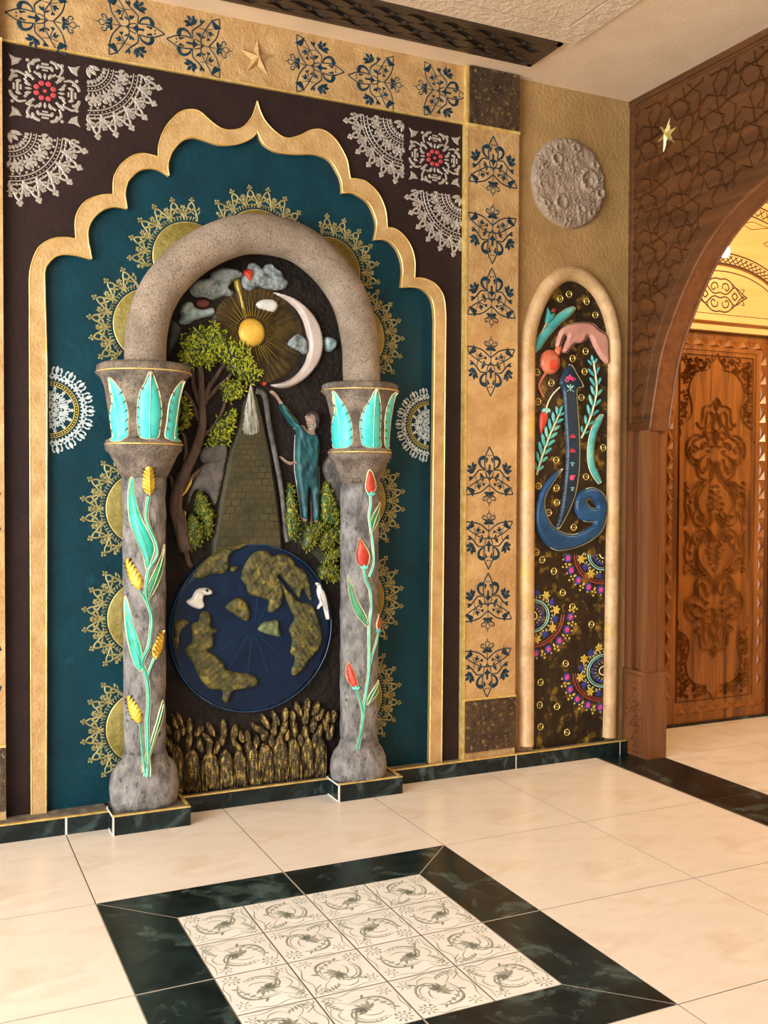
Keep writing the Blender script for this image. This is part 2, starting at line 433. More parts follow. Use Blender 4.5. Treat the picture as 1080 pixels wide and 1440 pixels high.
# ================================================================== CEILING
ceiling = setting('ceiling', (0, 0, 3.10))
CZ = 3.10
VX0, VX1, VY0, VY1 = -0.25, 1.93, -0.405, -0.165
boxes('ceiling_slab', [(-4.2, 2.60, -7.2, VY0+0.02, CZ, CZ+0.12), (-4.2, 2.60, VY1-0.02, 0.3, CZ, CZ+0.12), (-4.2, VX0+0.02, VY0+0.02, VY1-0.02, CZ, CZ+0.12), (VX1-0.02, 2.60, VY0+0.02, VY1-0.02, CZ, CZ+0.12)], M_CEIL, ceiling)
box('ceiling_panel', -2.0, 1.864, -3.2, -0.524, CZ-0.010, CZ, M_CEIL2, ceiling)
box('panel_margin', -2.0, 1.98, -0.512, -0.407, CZ-0.010, CZ, M_CEIL2, ceiling)
box('panel_margin', 1.876, 1.98, -3.2, -0.512, CZ-0.010, CZ, M_CEIL2, ceiling)
M_VENT = mat('vent_dark_brown', '#33261c', '#453527', 20, rough=0.3)
M_DUCT = mat('duct_sheet_metal', '#5c5248', '#6b6056', 10, rough=0.6)
M_VEDGE = M_VENT
vent = thing('vent_grille', 'long dark brown ceiling vent grille with wavy carved openings', 'vent', (0.85, -0.29, CZ))
VX0, VX1, VY0, VY1 = -0.25, 1.93, -0.405, -0.165
a_, b_, c_, d_ = VX0+0.02, VX1-0.02, VY0+0.02, VY1-0.02
boxes('duct', [(a_, b_, c_, c_+0.003, CZ-0.005, CZ+0.22), (a_, b_, d_-0.003, d_, CZ-0.005, CZ+0.22), (a_, a_+0.003, c_, d_, CZ-0.005, CZ+0.22), (b_-0.003, b_, c_, d_, CZ-0.005, CZ+0.22), (a_, b_, c_, d_, CZ+0.22, CZ+0.225)], M_DUCT, vent)
boxes('frame', [(VX0, VX1, VY0, VY0+0.022, CZ-0.018, CZ-0.0008), (VX0, VX1, VY1-0.022, VY1, CZ-0.018, CZ-0.0008),
                (VX0, VX0+0.022, VY0, VY1, CZ-0.018, CZ-0.0008), (VX1-0.022, VX1, VY0, VY1, CZ-0.018, CZ-0.0008)], M_VENT, vent)
holes = []
def lens(cx, cy, ln, wd, flip):
    t = np.linspace(-1, 1, 9); mid = 0.013*np.sin(t*math.pi)*flip; hw = wd*0.5*(1-t*t)**0.6
    up = [(cx+ln*0.5*a, cy+m_+w_) for a, m_, w_ in zip(t, mid, hw)]; dn = [(cx+ln*0.5*a, cy+m_-w_) for a, m_, w_ in zip(t, mid, hw)][::-1][1:-1]
    return up+dn
x = VX1-0.1; q_ = 0
while x > 0.35:
    holes += [lens(x, -0.213, 0.142, 0.036, 1), lens(x+0.075, -0.261, 0.142, 0.040, 1), lens(x, -0.309, 0.142, 0.040, 1), lens(x+0.075, -0.357, 0.142, 0.036, 1)]
    x -= 0.150
holes = [h_ for h_ in holes if max(p[0] for p in h_) < VX1-0.026]
plate = slab('plate', [(VX0+0.02, VY0+0.02), (VX1-0.02, VY0+0.02), (VX1-0.02, VY1-0.02), (VX0+0.02, VY1-0.02)], -0.016, -0.006, M_VENT, vent, holes=holes, mp=lambda u, v, h: (u, v, CZ+h))
V = []; F = []
for h_ in holes:
    k = len(V); n = len(h_); V += [(a, b, CZ-0.0165) for a, b in h_]+[(a, b, CZ-0.0055) for a, b in h_]
    c_ = np.mean(h_, 0); V += [(c_[0]+(a-c_[0])*0.95, c_[1]+(b-c_[1])*0.84, CZ-0.0165) for a, b in h_]
    F += [(k+2*n+i, k+2*n+(i+1) % n, k+n+(i+1) % n, k+n+i) for i in range(n)]+[(k+i, k+(i+1) % n, k+2*n+(i+1) % n, k+2*n+i) for i in range(n)]
tag(obj('opening_lips', V, F, M_VEDGE, vent), kind='stuff')

# ================================================================== BACK WALL
wall_back = setting('wall_back', (0, 0, 0))
ZB = 0.06
box('wall_core', -2.4, 2.60, 0.03, 0.28, 0.0, CZ, M_PLASTER, wall_back)
box('plaster_panel', 1.93, 2.60, 0.0, 0.03, 0.0, CZ, M_PLASTER, wall_back)
box('teal_panel', -0.16, 1.66, 0.012, 0.03, ZB, 2.84, M_TEAL, wall_back)
L_OUT = [px('px', [(42, 1150), (42, 480)])]
def lobes(*ls):
    out = []
    for l in ls:
        s = spline(l, 5) if len(l) > 2 else np.array(l, float)
        out += [tuple(p) for p in s]
    res = []
    for p in out:
        if not res or math.hypot(p[0]-res[-1][0], p[1]-res[-1][1]) > 0.3: res.append(p)
    return res
OUT = lobes([(44.5, 1152), (42, 480)], [(42, 420), (42.5, 382), (51, 354), (62, 342), (76, 335.5), (93, 334), (107, 336.4)],
            [(107, 330), (106, 315.5), (108, 302), (115, 289), (126, 280), (143, 274.5), (159.5, 273.3)],
            [(159.5, 265), (160, 253), (163, 243), (172, 230), (187, 219), (203, 216), (223, 220.7)],
            [(223, 214), (224, 203), (230, 185), (240, 170), (255, 157), (272, 154), (283, 158), (293, 167), (307, 178), (322, 183), (340, 180), (353, 167), (359, 153), (362, 142)],
            [(365, 153), (372, 168), (385, 183), (402, 194), (421, 191), (438, 183), (455, 183), (472, 196), (487, 221.5), (491, 240), (493, 251)],
            [(493, 251), (504, 252), (516, 256), (531.6, 271), (542, 294), (545, 320)],
            [(545, 320), (556, 322), (568, 331), (578, 346), (583.6, 366), (583.5, 391)],
            [(583.5, 391), (597, 392), (612, 399), (622, 412), (626, 428), (627, 450)], [(627, 450), (621, 1072)])
INN = lobes([(65, 1152), (66, 600)], [(66, 510), (63, 399), (63.5, 379.4), (68, 370), (79, 360), (93, 357), (112, 359.4), (129, 364)],
            [(127, 352), (124.5, 340.6), (124, 324), (130, 308.6), (143, 296), (156.7, 290.5), (168, 290.5), (179, 293)],
            [(177.5, 284), (176, 274), (177.5, 263), (182, 252), (197, 239), (213, 236), (226, 239), (238, 246.7)],
            [(236.5, 238), (237, 228), (243, 212), (257, 197), (273, 193), (290, 197), (310, 203), (333, 202), (350, 196), (358, 190), (362, 184)],
            [(366, 193), (374, 204), (391, 213), (417, 216), (442, 216), (463.5, 224), (476, 243), (481, 257), (482, 271)],
            [(482, 271), (491, 270), (502, 272.6), (519, 285), (529, 307), (530, 321), (527, 337)],
            [(527, 337), (538, 336), (551, 341), (562, 356), (567, 378), (565, 404)],
            [(565, 404), (578, 403), (592, 405), (604, 414), (610, 428), (612, 450)], [(612, 450), (604.5, 1072)])
def cut_bottom(P, z=ZB): return [(a, max(b, z)) for a, b in P]
outw = cut_bottom([on_wall(a, b, -0.004) for a, b in OUT])
outg = cut_bottom([on_wall(a, b, -0.014) for a, b in OUT]); inng = cut_bottom([on_wall(a, b, -0.014) for a, b in INN])
for L in (outw, outg, inng):
    L[0] = (L[0][0], ZB); L[-1] = (L[-1][0], ZB)
XL, XR, ZT = -0.195, 1.70, 2.852
brown = slab('brown_panel', [(XL, ZB)]+[(a+0.004 if i < 40 else a, b) for i, (a, b) in enumerate(outw)]+[(XR, ZB), (XR, ZT), (XL, ZT)], 0.0, -0.03, M_BROWN, wall_back)
trim = slab('trim_1', outg+inng[::-1], 0.014, -0.02, M_GOLDB, None)
tag(trim, 'gold painted scalloped border around the teal arch panel', kind='structure')
o = Orn(); o.stroke(outg, 0.006, curve=False); o.stroke(inng, 0.006, curve=False)
o.obj('gold_outline', M_GOLDE, 0.002, wallmap(-0.014), trim)
frieze = box('frieze', XL-0.02, 1.715, -0.012, 0.03, ZT, CZ, M_FRIEZE, wall_back)
box('frieze_edge', XL, 1.69, -0.0135, 0.0, ZT-0.002, ZT+0.004, M_GOLDE, wall_back)

# ------------------------------------------------------------------ navy palmette stencil (template, unit half width)
def palmette():
    o = Orn()
    def half(o, s):
        P = lambda L: [(s*x/450, (510-y)/450*0.85) for x, y in L]
        q = lambda x, y: P([(x, y)])[0]
        def pet(x, y, x2, y2, wd):
            a, b = np.array(q(x, y)), np.array(q(x2, y2)); d = b-a; o.petal(tuple(a), math.atan2(d[1], d[0]), float(np.hypot(*d)), wd)
        o.stroke(P([(0, -95), (35, -20), (70, 60), (90, 170), (88, 260), (78, 330)]), 0.05)
        o.stroke(P([(75, 330), (150, 290), (190, 205), (172, 130), (105, 90)]), 0.11, taper=(0.4, 0.9))
        o.fill(P([(85, 80), (140, 88), (180, 130), (185, 180), (150, 160), (100, 150), (88, 120)]))
        pet(25, 165, 70, 110, 0.09); pet(60, 220, 55, 140, 0.07); pet(8, 85, 40, 55, 0.05)
        o.stroke(P([(70, 352), (180, 345), (230, 390), (290, 470), (340, 520)]), 0.055, taper=(0.7, 1))
        pet(310, 490, 400, 490, 0.09); pet(320, 500, 390, 555, 0.09)
        pet(320, 320, 308, 190, 0.13); pet(310, 330, 240, 225, 0.13); pet(330, 330, 415, 255, 0.14); pet(345, 350, 428, 370, 0.12); pet(310, 400, 385, 395, 0.12)
        o.fill(P([(250, 300), (320, 320), (360, 340), (350, 395), (305, 410), (280, 360)]))
        o.stroke(P([(258, 455), (250, 530), (250, 600), (275, 700)]), 0.035, taper=(0.5, 0.6))
        o.stroke(P([(72, 380), (55, 460), (0, 545)]), 0.04); o.stroke(P([(0, 500), (80, 493), (160, 520), (240, 570), (330, 630), (405, 700), (450, 812)]), 0.042)
        o.stroke(P([(0, 628), (60, 685), (150, 760), (260, 800), (380, 815), (450, 812)]), 0.048)
        o.fill(P([(272, 735), (330, 692), (425, 668), (395, 722), (352, 785), (312, 852), (290, 790)]))
        o.stroke(P([(235, 572), (160, 605), (85, 628)]), 0.03); pet(130, 615, 75, 600, 0.07); pet(130, 620, 85, 650, 0.06)
        o.stroke(P([(232, 585), (205, 640), (190, 680)]), 0.03); pet(215, 620, 145, 670, 0.08); pet(212, 620, 185, 725, 0.09); pet(215, 625, 230, 690, 0.06)
        o.stroke(P([(90, 500), (130, 465), (165, 430)]), 0.03); pet(115, 480, 185, 405, 0.09); pet(115, 485, 190, 468, 0.08); pet(105, 505, 145, 575, 0.07)
        o.fill(P([(0, 772), (55, 757), (95, 772), (92, 795), (60, 808), (0, 800)]))
        pet(40, 800, 78, 850, 0.06); pet(30, 800, 45, 880, 0.06)
        o.curl(q(88, 905), 0.098, math.pi/2+s*0.6, 0.95, 0.042, -s)
        o.stroke(P([(12, 870), (42, 925), (30, 960), (0, 985)]), 0.035)
    o.mirror(half)
    Q = lambda L: [(x/450, (510-y)/450*0.85) for x, y in L]
    o.fill(Q([(-78, 362), (-18, 352), (-18, 250), (0, 232), (18, 250), (18, 352), (78, 362), (35, 398), (0, 455), (-35, 398)]), False)
    o.stroke(Q([(0, 440), (0, 600), (0, 760)]), 0.032)
    o.fill(Q([(-24, 795), (24, 795), (13, 878), (-13, 878)]), False); o.stroke(Q([(0, 980), (0, 1010), (-8, 1035)]), 0.035)
    return o
pal = palmette()
PW = 0.123
pal_me = pal.mesh('floral_stencil', M_STENCIL, 0.0016, wallmap(0), PW)
# frieze: seven motifs lying on their sides, tips alternately left and right
for (cx, cy), d in zip([(64, 28), (180, 38), (284, 64), (440, 93), (532, 114), (617, 128)], [-1, 1, -1, 1, -1, 1]):
    p = hit(cx, cy, 1, -0.012)
    inst('floral_stencil', pal_me, wall_back, (p[0], -0.0122, p[2]), (0, d*math.pi/2, 0), (0.93, 1, 0.98))

# ------------------------------------------------------------------ pilaster beside the panel and its neighbour at the frame edge
M_BLOCK = mat('dark_gold_brush', '#2c1c11', '#4a3620', 14, rough=0.4, bump=1.0, bscale=28, bdist=0.014, c3='#9c8040', scale3=45, lo3=0.56, hi3=0.68)
YP = -0.032
def pilaster(x0, x1, label, motifs):
    t = thing('pilaster', label, 'pilaster', ((x0+x1)/2, 0, ZB))
    box('shaft', x0, x1, YP, 0.032, ZB, CZ-0.001, M_FRIEZE, t)
    box('top_block', x0+0.014, x1-0.006, YP-0.012, YP+0.01, 2.85, CZ-0.005, M_BLOCK, t)
    box('bottom_block', x0+0.012, x1-0.004, YP-0.012, YP+0.01, ZB+0.035, 0.322, M_BLOCK, t)
    boxes('gold_edge', [(x0-0.003, x0+0.008, YP-0.003, YP+0.03, ZB, CZ-0.003), (x0, x1, YP-0.008, YP+0.01, 2.835, 2.849), (x0, x1, YP-0.008, YP+0.01, 0.324, 0.334)], M_GOLDE, t)
    for (cx, cz, d) in motifs:
        inst('floral_stencil', pal_me, t, (cx, YP-0.0006, cz), (0, 0 if d > 0 else math.pi, 0), (1.0, 1, 1.0))
ms = []
for cy, d in zip([237, 326, 422, 512, 673, 756, 850, 936], [1, -1, 1, -1, 1, -1, 1, -1]):
    cx = 693.5-(cy-237)*0.012
    p = hit(cx, cy, 1, YP); ms.append((p[0], p[2], d))
pilaster(1.692, 1.962, 'gold pilaster with navy stencilled flowers and dark end blocks beside the moon wall', ms)
pilaster(-0.475, -0.198, 'gold pilaster at the outer edge of the wheat column bay', [(-0.335, z, d) for _, z, d in ms])

# ------------------------------------------------------------------ brown panel corner stencils
def square_tile():
    o = Orn()          # unit half width 1
    for q in range(4):
        a = q*math.pi/2; ca, sa = math.cos(a), math.sin(a)
        R = lambda L: [(x*ca-y*sa, x*sa+y*ca) for x, y in L]
        o.fill(R([(0.98, 0.98), (0.80, 0.90), (0.62, 0.90), (0.72, 0.72), (0.90, 0.62), (0.90, 0.80)]), False)
        for s in (1, -1):
            o.stroke(R([(0.45+0.06*s, 0.45-0.06*s), (0.6+0.12*s, 0.6-0.16*s), (0.62+0.27*s, 0.62-0.3*s)]), 0.09, taper=(0.6, 0.5))
            o.petal(R([(0.42+0.2*s, 0.42-0.2*s)])[0], a+math.pi/4-s*1.1, 0.2, 0.12)
            o.stroke(R([(0.95, 0.14*s), (0.88, 0.3*s), (0.74, 0.34*s)]), 0.12, taper=(0.7, 0.7))
            o.stroke(R([(0.56, 0.3*s), (0.48, 0.18*s)]), 0.08, curve=False)
            o.petal(R([(0.36, 0.1*s)])[0], a+s*0.35, 0.22, 0.12)
            o.curl(R([(0.44, 0.4*s)])[0], 0.1, a+1, 0.6, 0.06, s)
            o.dot(R([(0.88, 0.47*s)])[0], 0.06, 6)
        o.stroke(R([(0.3, 0.3), (0.52, 0.52)]), 0.09, curve=False)
        o.petal(R([(0.34, 0)])[0], a, 0.22, 0.1)
        o.stroke(R([(0.74, -0.2), (0.74, 0.2)]), 0.08, curve=False); o.stroke(R([(0.84, -0.1), (0.84, 0.1)]), 0.07, curve=False)
        o.stroke(R([(0.65, -0.08), (0.65, 0.08)]), 0.06, curve=False)
    return o
def red_flower():
    o = Orn()
    for q in range(8): o.dot((0.24*math.cos(q*0.785+0.39), 0.24*math.sin(q*0.785+0.39)), 0.082, 8)
    o.dot((0, 0), 0.06, 8)
    return o
def rosette_rings(o, rings, a0, a1, R):
    """lace between radii, angles in radians"""
    for kind, r0, r1, n, wd in rings:
        da = (a1-a0)/max(n, 1)
        if kind == 'ring':
            t = np.linspace(a0, a1, max(4, int((a1-a0)/0.12)))
            o.stroke([(r0*math.cos(q), r0*math.sin(q)) for q in t], wd, curve=False, taper=(1, 1)); continue
        for i in range(n):
            a = a0+(i+0.5)*da
            C = lambda r, b: (r*math.cos(b), r*math.sin(b))
            if kind == 'dots': o.dot(C(r0, a), wd, 6)
            elif kind == 'petals': o.petal(C(r0, a), a, r1-r0, wd)
            elif kind == 'flowers':
                o.flower(C((r0+r1)/2, a), (r1-r0)*0.46, 6, a, 0.55)
                for s in (1, -1):
                    o.petal(C(r0+(r1-r0)*0.15, a+s*da*0.38), a+s*0.5, (r1-r0)*0.5, wd)
                    o.petal(C(r0+(r1-r0)*0.6, a+s*da*0.46), a-s*0.6, (r1-r0)*0.42, wd*0.9)
            elif kind == 'lace':
                rm = r1-r0
                for s in (1, -1):
                    o.stroke([C(r0, a+s*da*0.5), C(r0+rm*0.25, a+s*da*0.42), C(r0+rm*0.5, a+s*da*0.22), C(r0+rm*0.68, a+s*da*0.14), C(r0+rm*0.82, a)], wd, n=3)
                    o.curl(C(r0+rm*0.18, a+s*da*0.2), rm*0.13, a, 0.7, wd*0.75, s)
                    o.petal(C(r0+rm*0.48, a+s*da*0.3), a+s*1.0, rm*0.22, wd*1.1)
                    o.petal(C(r0+rm*0.3, a+s*da*0.47), a+s*0.3, rm*0.25, wd*1.1)
                    o.dot(C(r0+rm*0.62, a+s*da*0.42), wd*0.55, 5)
                    o.dot(C(r0+rm*0.9, a+s*da*0.09), wd*0.75, 6)
                o.flower(C(r0+rm*0.42, a), rm*0.2, 4, a+0.785, 0.6)
                o.petal(C(r0+rm*0.04, a), a, rm*0.16, wd*1.2)
                o.petal(C(r0+rm*0.02, a+da*0.5), a+da*0.5, rm*0.3, wd*1.6); o.flower(C(r0+rm*0.42, a+da*0.5), rm*0.13, 4, a, 0.6); o.dot(C(r0+rm*0.6, a+da*0.5), wd*0.7, 6)
                o.dot(C(r0+rm*0.99, a), wd*0.75, 6); o.dot(C(r0+rm*0.88, a), wd*0.45, 5)
    return o
def quarter():
    o = Orn()
    return rosette_rings(o, [('petals', 0.04, 0.2, 3, 0.07), ('petals', 0.21, 0.285, 8, 0.05), ('dots', 0.24, 0, 5, 0.022), ('ring', 0.30, 0, 0, 0.022), ('dots', 0.335, 0, 11, 0.012), ('ring', 0.365, 0, 0, 0.018),
                             ('flowers', 0.38, 0.60, 4, 0.06), ('petals', 0.375, 0.43, 12, 0.03), ('dots', 0.60, 0, 10, 0.02), ('ring', 0.635, 0, 0, 0.02), ('dots', 0.665, 0, 18, 0.011), ('ring', 0.695, 0, 0, 0.018),
                             ('lace', 0.70, 1.02, 6, 0.036)], 0.03, math.pi/2-0.03, 1)
sq_me = square_tile().mesh('square_stencil', M_SILVER, 0.0014, wallmap(0), 1.0)
sq_me2 = square_tile().mesh('square_stencil', M_SILVER, 0.0014, wallmap(0), 1.0)
rf_me = red_flower().mesh('red_flower', M_RED, 0.0016, wallmap(0), 1.0)
q_me = quarter().mesh('quarter_rosette', M_SILVER, 0.0014, wallmap(0), 1.0)
q_me2 = quarter().mesh('quarter_rosette', M_SILVER, 0.0014, wallmap(0), 1.0)
def corner(c0, c1, qa, qb, sx, me_s, me_q):
    (xa, za), (xb, zb) = on_wall(*c0), on_wall(*c1)
    cx, cz = (xa+xb)/2, (za+zb)/2; hx, hz = abs(xb-xa)/2, abs(za-zb)/2
    s_ = inst('square_stencil', me_s, brown, (cx, -0.0003, cz), scale=(hx*0.97, 1, hz*0.97))
    inst('red_flower', rf_me, brown, (cx, -0.0006, cz), scale=(hx, 1, hz))
    for q in (qa, qb):
        X, Z = on_wall(*q)
        inst('quarter_rosette', me_q, brown, (X, -0.0003, Z), scale=(sx*0.275, 1, -0.265))
corner((9, 72), (116, 182), (121, 90), (10, 181), 1, sq_me, q_me)
corner((573, 177), (649, 266), (569, 170), (650, 275), -1, sq_me2, q_me2)

# ------------------------------------------------------------------ baseboards
bb = setting('baseboard_back', (0, 0, 0))
def base_run(x0, x1, yf, h=0.062):
    box('marble_slab', x0+0.0015, x1-0.0015, yf, yf+0.012, 0.0, h, M_MARBLE, bb)
    box('gold_line', x0, x1, yf-0.0015, yf+0.0125, h, h+0.005, M_GOLDE, bb)
for a, b_ in ((-1.2, -0.6), (-0.6, 0.0), (0.0, 0.16)): base_run(a, b_, -0.105)
boxes('white_joint', [(-0.003, 0.004, -0.1062, -0.09, 0, 0.062)], M_WGROUT, bb)
base_run(0.43, 1.05, -0.052)
for a, b_ in ((1.32, 1.955), (1.955, 2.575)): base_run(a, b_, -0.055)
boxes('white_joint', [(1.953, 1.957, -0.0562, -0.04, 0, 0.062), (2.535, 2.538, -0.0562, -0.04, 0, 0.062)], M_WGROUT, bb)
boxes('ledge', [(-1.2, 0.16, -0.093, 0.03, 0.0, 0.061), (0.43, 1.05, -0.04, 0.03, 0.0, 0.061), (1.32, 2.575, -0.043, 0.03, 0.0, 0.061)], M_CEMENT, bb)
def plinth(x0, x1, yf, which):
    t = thing('marble_plinth', f'low dark marble plinth with gilt edge under the {which} column', 'plinth', ((x0+x1)/2, yf/2, 0))
    box('core', x0+0.012, x1-0.012, yf+0.012, 0.012, 0.0, 0.066, M_CEMENT, t)
    box('front_slab', x0+0.003, x1, yf, yf+0.012, 0.0, 0.068, M_MARBLE, t)
    box('side_slab', x0, x0+0.012, yf+0.014, 0.0, 0.0, 0.068, M_MARBLE, t)
    box('side_slab', x1-0.012, x1, yf+0.014, 0.0, 0.0, 0.068, M_MARBLE, t)
    boxes('white_joint', [(x0-0.001, x0+0.0045, yf-0.0015, yf+0.006, 0.0, 0.07), (x0-0.001, x0+0.006, yf+0.125, yf+0.135, 0, 0.07), (x0-0.001, x0+0.002, yf, yf+0.13, 0.064, 0.07), (x0-0.001, x0+0.002, yf, yf+0.13, 0.0, 0.004)], M_WGROUT, t)
    boxes('gold_edge', [(x0, x1, yf-0.001, yf+0.011, 0.068, 0.073), (x1-0.011, x1, yf, 0.0, 0.068, 0.073)], M_GOLDE, t)
plinth(0.152, 0.437, -0.190, 'wheat'); plinth(1.045, 1.330, -0.168, 'tulip')

# ================================================================== ARCHED WOODEN WALL (side)
XA = 2.60
wall_right = setting('wall_right', (XA, 0, 0))
ARC = [(-0.162, 1.536), (-0.19, 1.682), (-0.236, 1.873), (-0.301, 2.013), (-0.386, 2.155), (-0.486, 2.283), (-0.598, 2.383), (-0.729, 2.458), (-0.861, 2.512), (-1.05, 2.56), (-1.30, 2.58)]
A1 = [tuple(p) for p in spline(ARC, 5)]
ARCF = A1+[(-2.6-y, z) for y, z in A1[::-1][1:]]
def sidemap(x): return lambda u, v, h: (x-h, u, v)
slab('arch_board', [(0.0, 1.536)]+ARCF+[(-2.6, 1.536), (-2.6, CZ), (0.0, CZ)], 0.0, -0.10, M_WOODD, wall_right, mp=sidemap(XA))
box('wall_return', XA+0.001, XA+0.12, 0.001, 0.42, 0, CZ, M_WOODD, wall_right)
box('wall_extension', XA, XA+0.10, -7.0, -2.6, 0, CZ, M_WOODD, wall_right)
# soffit lining and its two light beads
V = []; F = []
Af = np.array(ARCF); n = len(Af); T = np.gradient(Af, axis=0); T /= np.hypot(*T.T)[:, None]
Nn = np.stack([-T[:, 1], T[:, 0]], 1)
if (Nn[n//2][1]) > 0: Nn = -Nn
Ain = Af+Nn*0.012
for p, q in zip(Af, Ain):
    V += [(XA-0.004, p[0], p[1]), (XA-0.004, q[0], q[1]), (XA+0.104, q[0], q[1]), (XA+0.104, p[0], p[1])]
for i in range(n-1):
    for j in range(4): F.append((4*i+j, 4*i+(j+1) % 4, 4*i+4+(j+1) % 4, 4*i+4+j))
M_SOFFIT = wood('soffit_walnut', '#5a341c', '#7a4c2b', 'y', 0.36)
obj('arch_soffit', V, F, M_SOFFIT, wall_right)
M_BEAD = M_SOFFIT
for xx in (XA-0.004, XA+0.104):
    tube('bead', [(xx, p[0], p[1]) for p in Ain], 0.006, M_BEAD, wall_right, ns=6)
# carved girih lines on the board, kept between the border lines
o = Orn()
def clear(p):
    y, z = p
    if not (-2.5 < y < -0.04 and z < CZ-0.06): return False
    i = np.argmin(np.hypot(Af[:, 0]-y, Af[:, 1]-z)); d = math.hypot(Af[i, 0]-y, Af[i, 1]-z)
    above = z > np.interp(-y, -Af[:, 0], Af[:, 1]) if y < -0.165 else True
    return above and d > 0.075 and z > 1.60
def seg(a, b, wd=0.0045):
    m_ = 6; pts = [(a[0]+(b[0]-a[0])*k/m_, a[1]+(b[1]-a[1])*k/m_) for k in range(m_+1)]
    ok = [clear(p) for p in pts]; k = 0
    while k < m_:
        if ok[k] and ok[k+1]:
            e = k+1
            while e < m_ and ok[e+1]: e += 1
            o.stroke([pts[k], pts[e]], wd, curve=False, taper=(0.6, 0.6)); k = e
        k += 1
S = 0.24
for i in range(-1, 13):
    for j in range(0, 8):
        cy = -0.1-S*0.866*i; cz = 1.55+S*j+(S/2 if i % 2 else 0)
        P5 = [(cy+0.088*math.cos(k*math.pi/5+0.2), cz+0.088*math.sin(k*math.pi/5+0.2)) if k % 2 == 0 else (cy+0.04*math.cos(k*math.pi/5+0.2), cz+0.04*math.sin(k*math.pi/5+0.2)) for k in range(10)]
        for k in range(10): seg(P5[k], P5[(k+1) % 10])
        for k in range(0, 10, 2):
            a = k*math.pi/5+0.2
            p1 = (cy+0.138*math.cos(a+0.22), cz+0.138*math.sin(a+0.22)); p2 = (cy+0.138*math.cos(a-0.22), cz+0.138*math.sin(a-0.22))
            seg(P5[k], p1); seg(P5[k], p2); seg(p1, (cy+0.122*math.cos(a+0.62), cz+0.122*math.sin(a+0.62)))
            seg(p2, (cy+0.122*math.cos(a-0.62), cz+0.122*math.sin(a-0.62)))
M_CARVE = M_WOODD
tag(o.obj('girih_carving', M_CARVE, 0.005, sidemap(XA), wall_right), kind='stuff')
o.V = [(a+0.005, b+0.005) for a, b in o.V]
tag(o.obj('girih_ridge', M_WOODD, 0.005, sidemap(XA), wall_right), kind='stuff')
o = Orn()
off = [tuple(p) for p in (Af-Nn*0.055)]
off = [p for p in off if p[1] > 1.585 and p[0] < -0.11 or p[1] > 1.9]
o.stroke([(-0.03, CZ-0.02), (-0.03, 1.575)], 0.007, curve=False); o.stroke([(-0.03, 1.575), (-0.115, 1.575)], 0.006, curve=False)
o.stroke([p for p in off if p[0] > -1.3], 0.007, curve=False)
o.stroke([(-0.03, CZ-0.045), (-2.5, CZ-0.045)], 0.008, curve=False)
o.obj('border_bead', M_WOODD, 0.005, sidemap(XA), wall_right)
box('cornice_strip', XA-0.006, XA+0.01, -2.6, 0.0, CZ-0.03, CZ-0.001, M_WOODD, wall_right)
M_GROOVE = M_PILLAR
M_POSTA = M_PILLAR
M_BLOCKW = M_PILLAR
def pillar(ys, label_, far):
    """ys maps local distance from the wall corner to y"""
    t = thing('wooden_pillar', label_, 'pillar', (XA+0.05, (ys(0)+ys(0.165))/2, 0))
    def bxy(name, x0, x1, a, b, z0, z1, m):
        y0, y1 = sorted((ys(a), ys(b))); return box(name, x0, x1, y0, y1, z0, z1, m, t)
    bxy('back_strip', XA, XA+0.10, 0.0, 0.052, 0.40, 1.536, M_POSTA)
    bxy('groove', XA+0.03, XA+0.10, 0.052, 0.095, 0.40, 1.536, M_GROOVE)
    bxy('front_strip', XA+0.004, XA+0.10, 0.095, 0.128, 0.40, 1.536, M_POSTA)
    bxy('corner_post', XA, XA+0.052, 0.120, 0.168, 0.40, 1.536, M_PILLAR)
    bxy('side_post', XA+0.052, XA+0.10, 0.120, 0.160, 0.40, 1.536, M_POSTA)
    bl = bxy('plinth_block', XA-0.012, XA+0.106, 0.004, 0.182, 0.0, 0.405, M_BLOCKW)
    if far:
        o = Orn(); cu = ys(0.092)
        o.stroke([(cu+0.062, 0.03), (cu+0.062, 0.375), (cu+0.05, 0.385), (cu-0.05, 0.385), (cu-0.062, 0.375), (cu-0.062, 0.03), (cu-0.03, 0.022), (cu+0.03, 0.022)], 0.005, True, curve=False)
        def hf(o, s):
            for e in (1, -1):
                Q = lambda L: [(cu+s*a, 0.20+e*b) for a, b in L]
                o.stroke(Q([(0, 0.155), (0.014, 0.14), (0.012, 0.12), (0, 0.112)]), 0.005)
                o.curl((cu+s*0.012, 0.20+e*0.125), 0.009, 0, 0.8, 0.004, s)
                o.stroke(Q([(0, 0.108), (0.01, 0.085), (0.024, 0.07), (0.02, 0.055), (0, 0.06)]), 0.006)
                o.curl((cu+s*0.034, 0.20+e*0.055), 0.013, 0.5*e, 0.9, 0.005, s*e)
                o.curl((cu+s*0.018, 0.20+e*0.045), 0.011, 2.0, 0.9, 0.005, -s*e)
                o.curl((cu+s*0.045, 0.20+e*0.02), 0.010, 1.0, 0.9, 0.005, s*e)
                o.stroke(Q([(0.0, 0.03), (0.018, 0.024), (0.026, 0.0)]), 0.005); o.stroke(Q([(0.0, 0.018), (0.01, 0.014), (0.014, 0.0)]), 0.005)
        o.mirror(hf)
        o.obj('carved_scroll', M_PILLAR, 0.007, sidemap(XA-0.012), bl)
    return t
pillar(lambda a: -a, 'walnut pillar with carved plinth block between the snake niche and the doorway', True)
pillar(lambda a: -2.6+a, 'plain walnut pillar at the near side of the wooden archway', False)

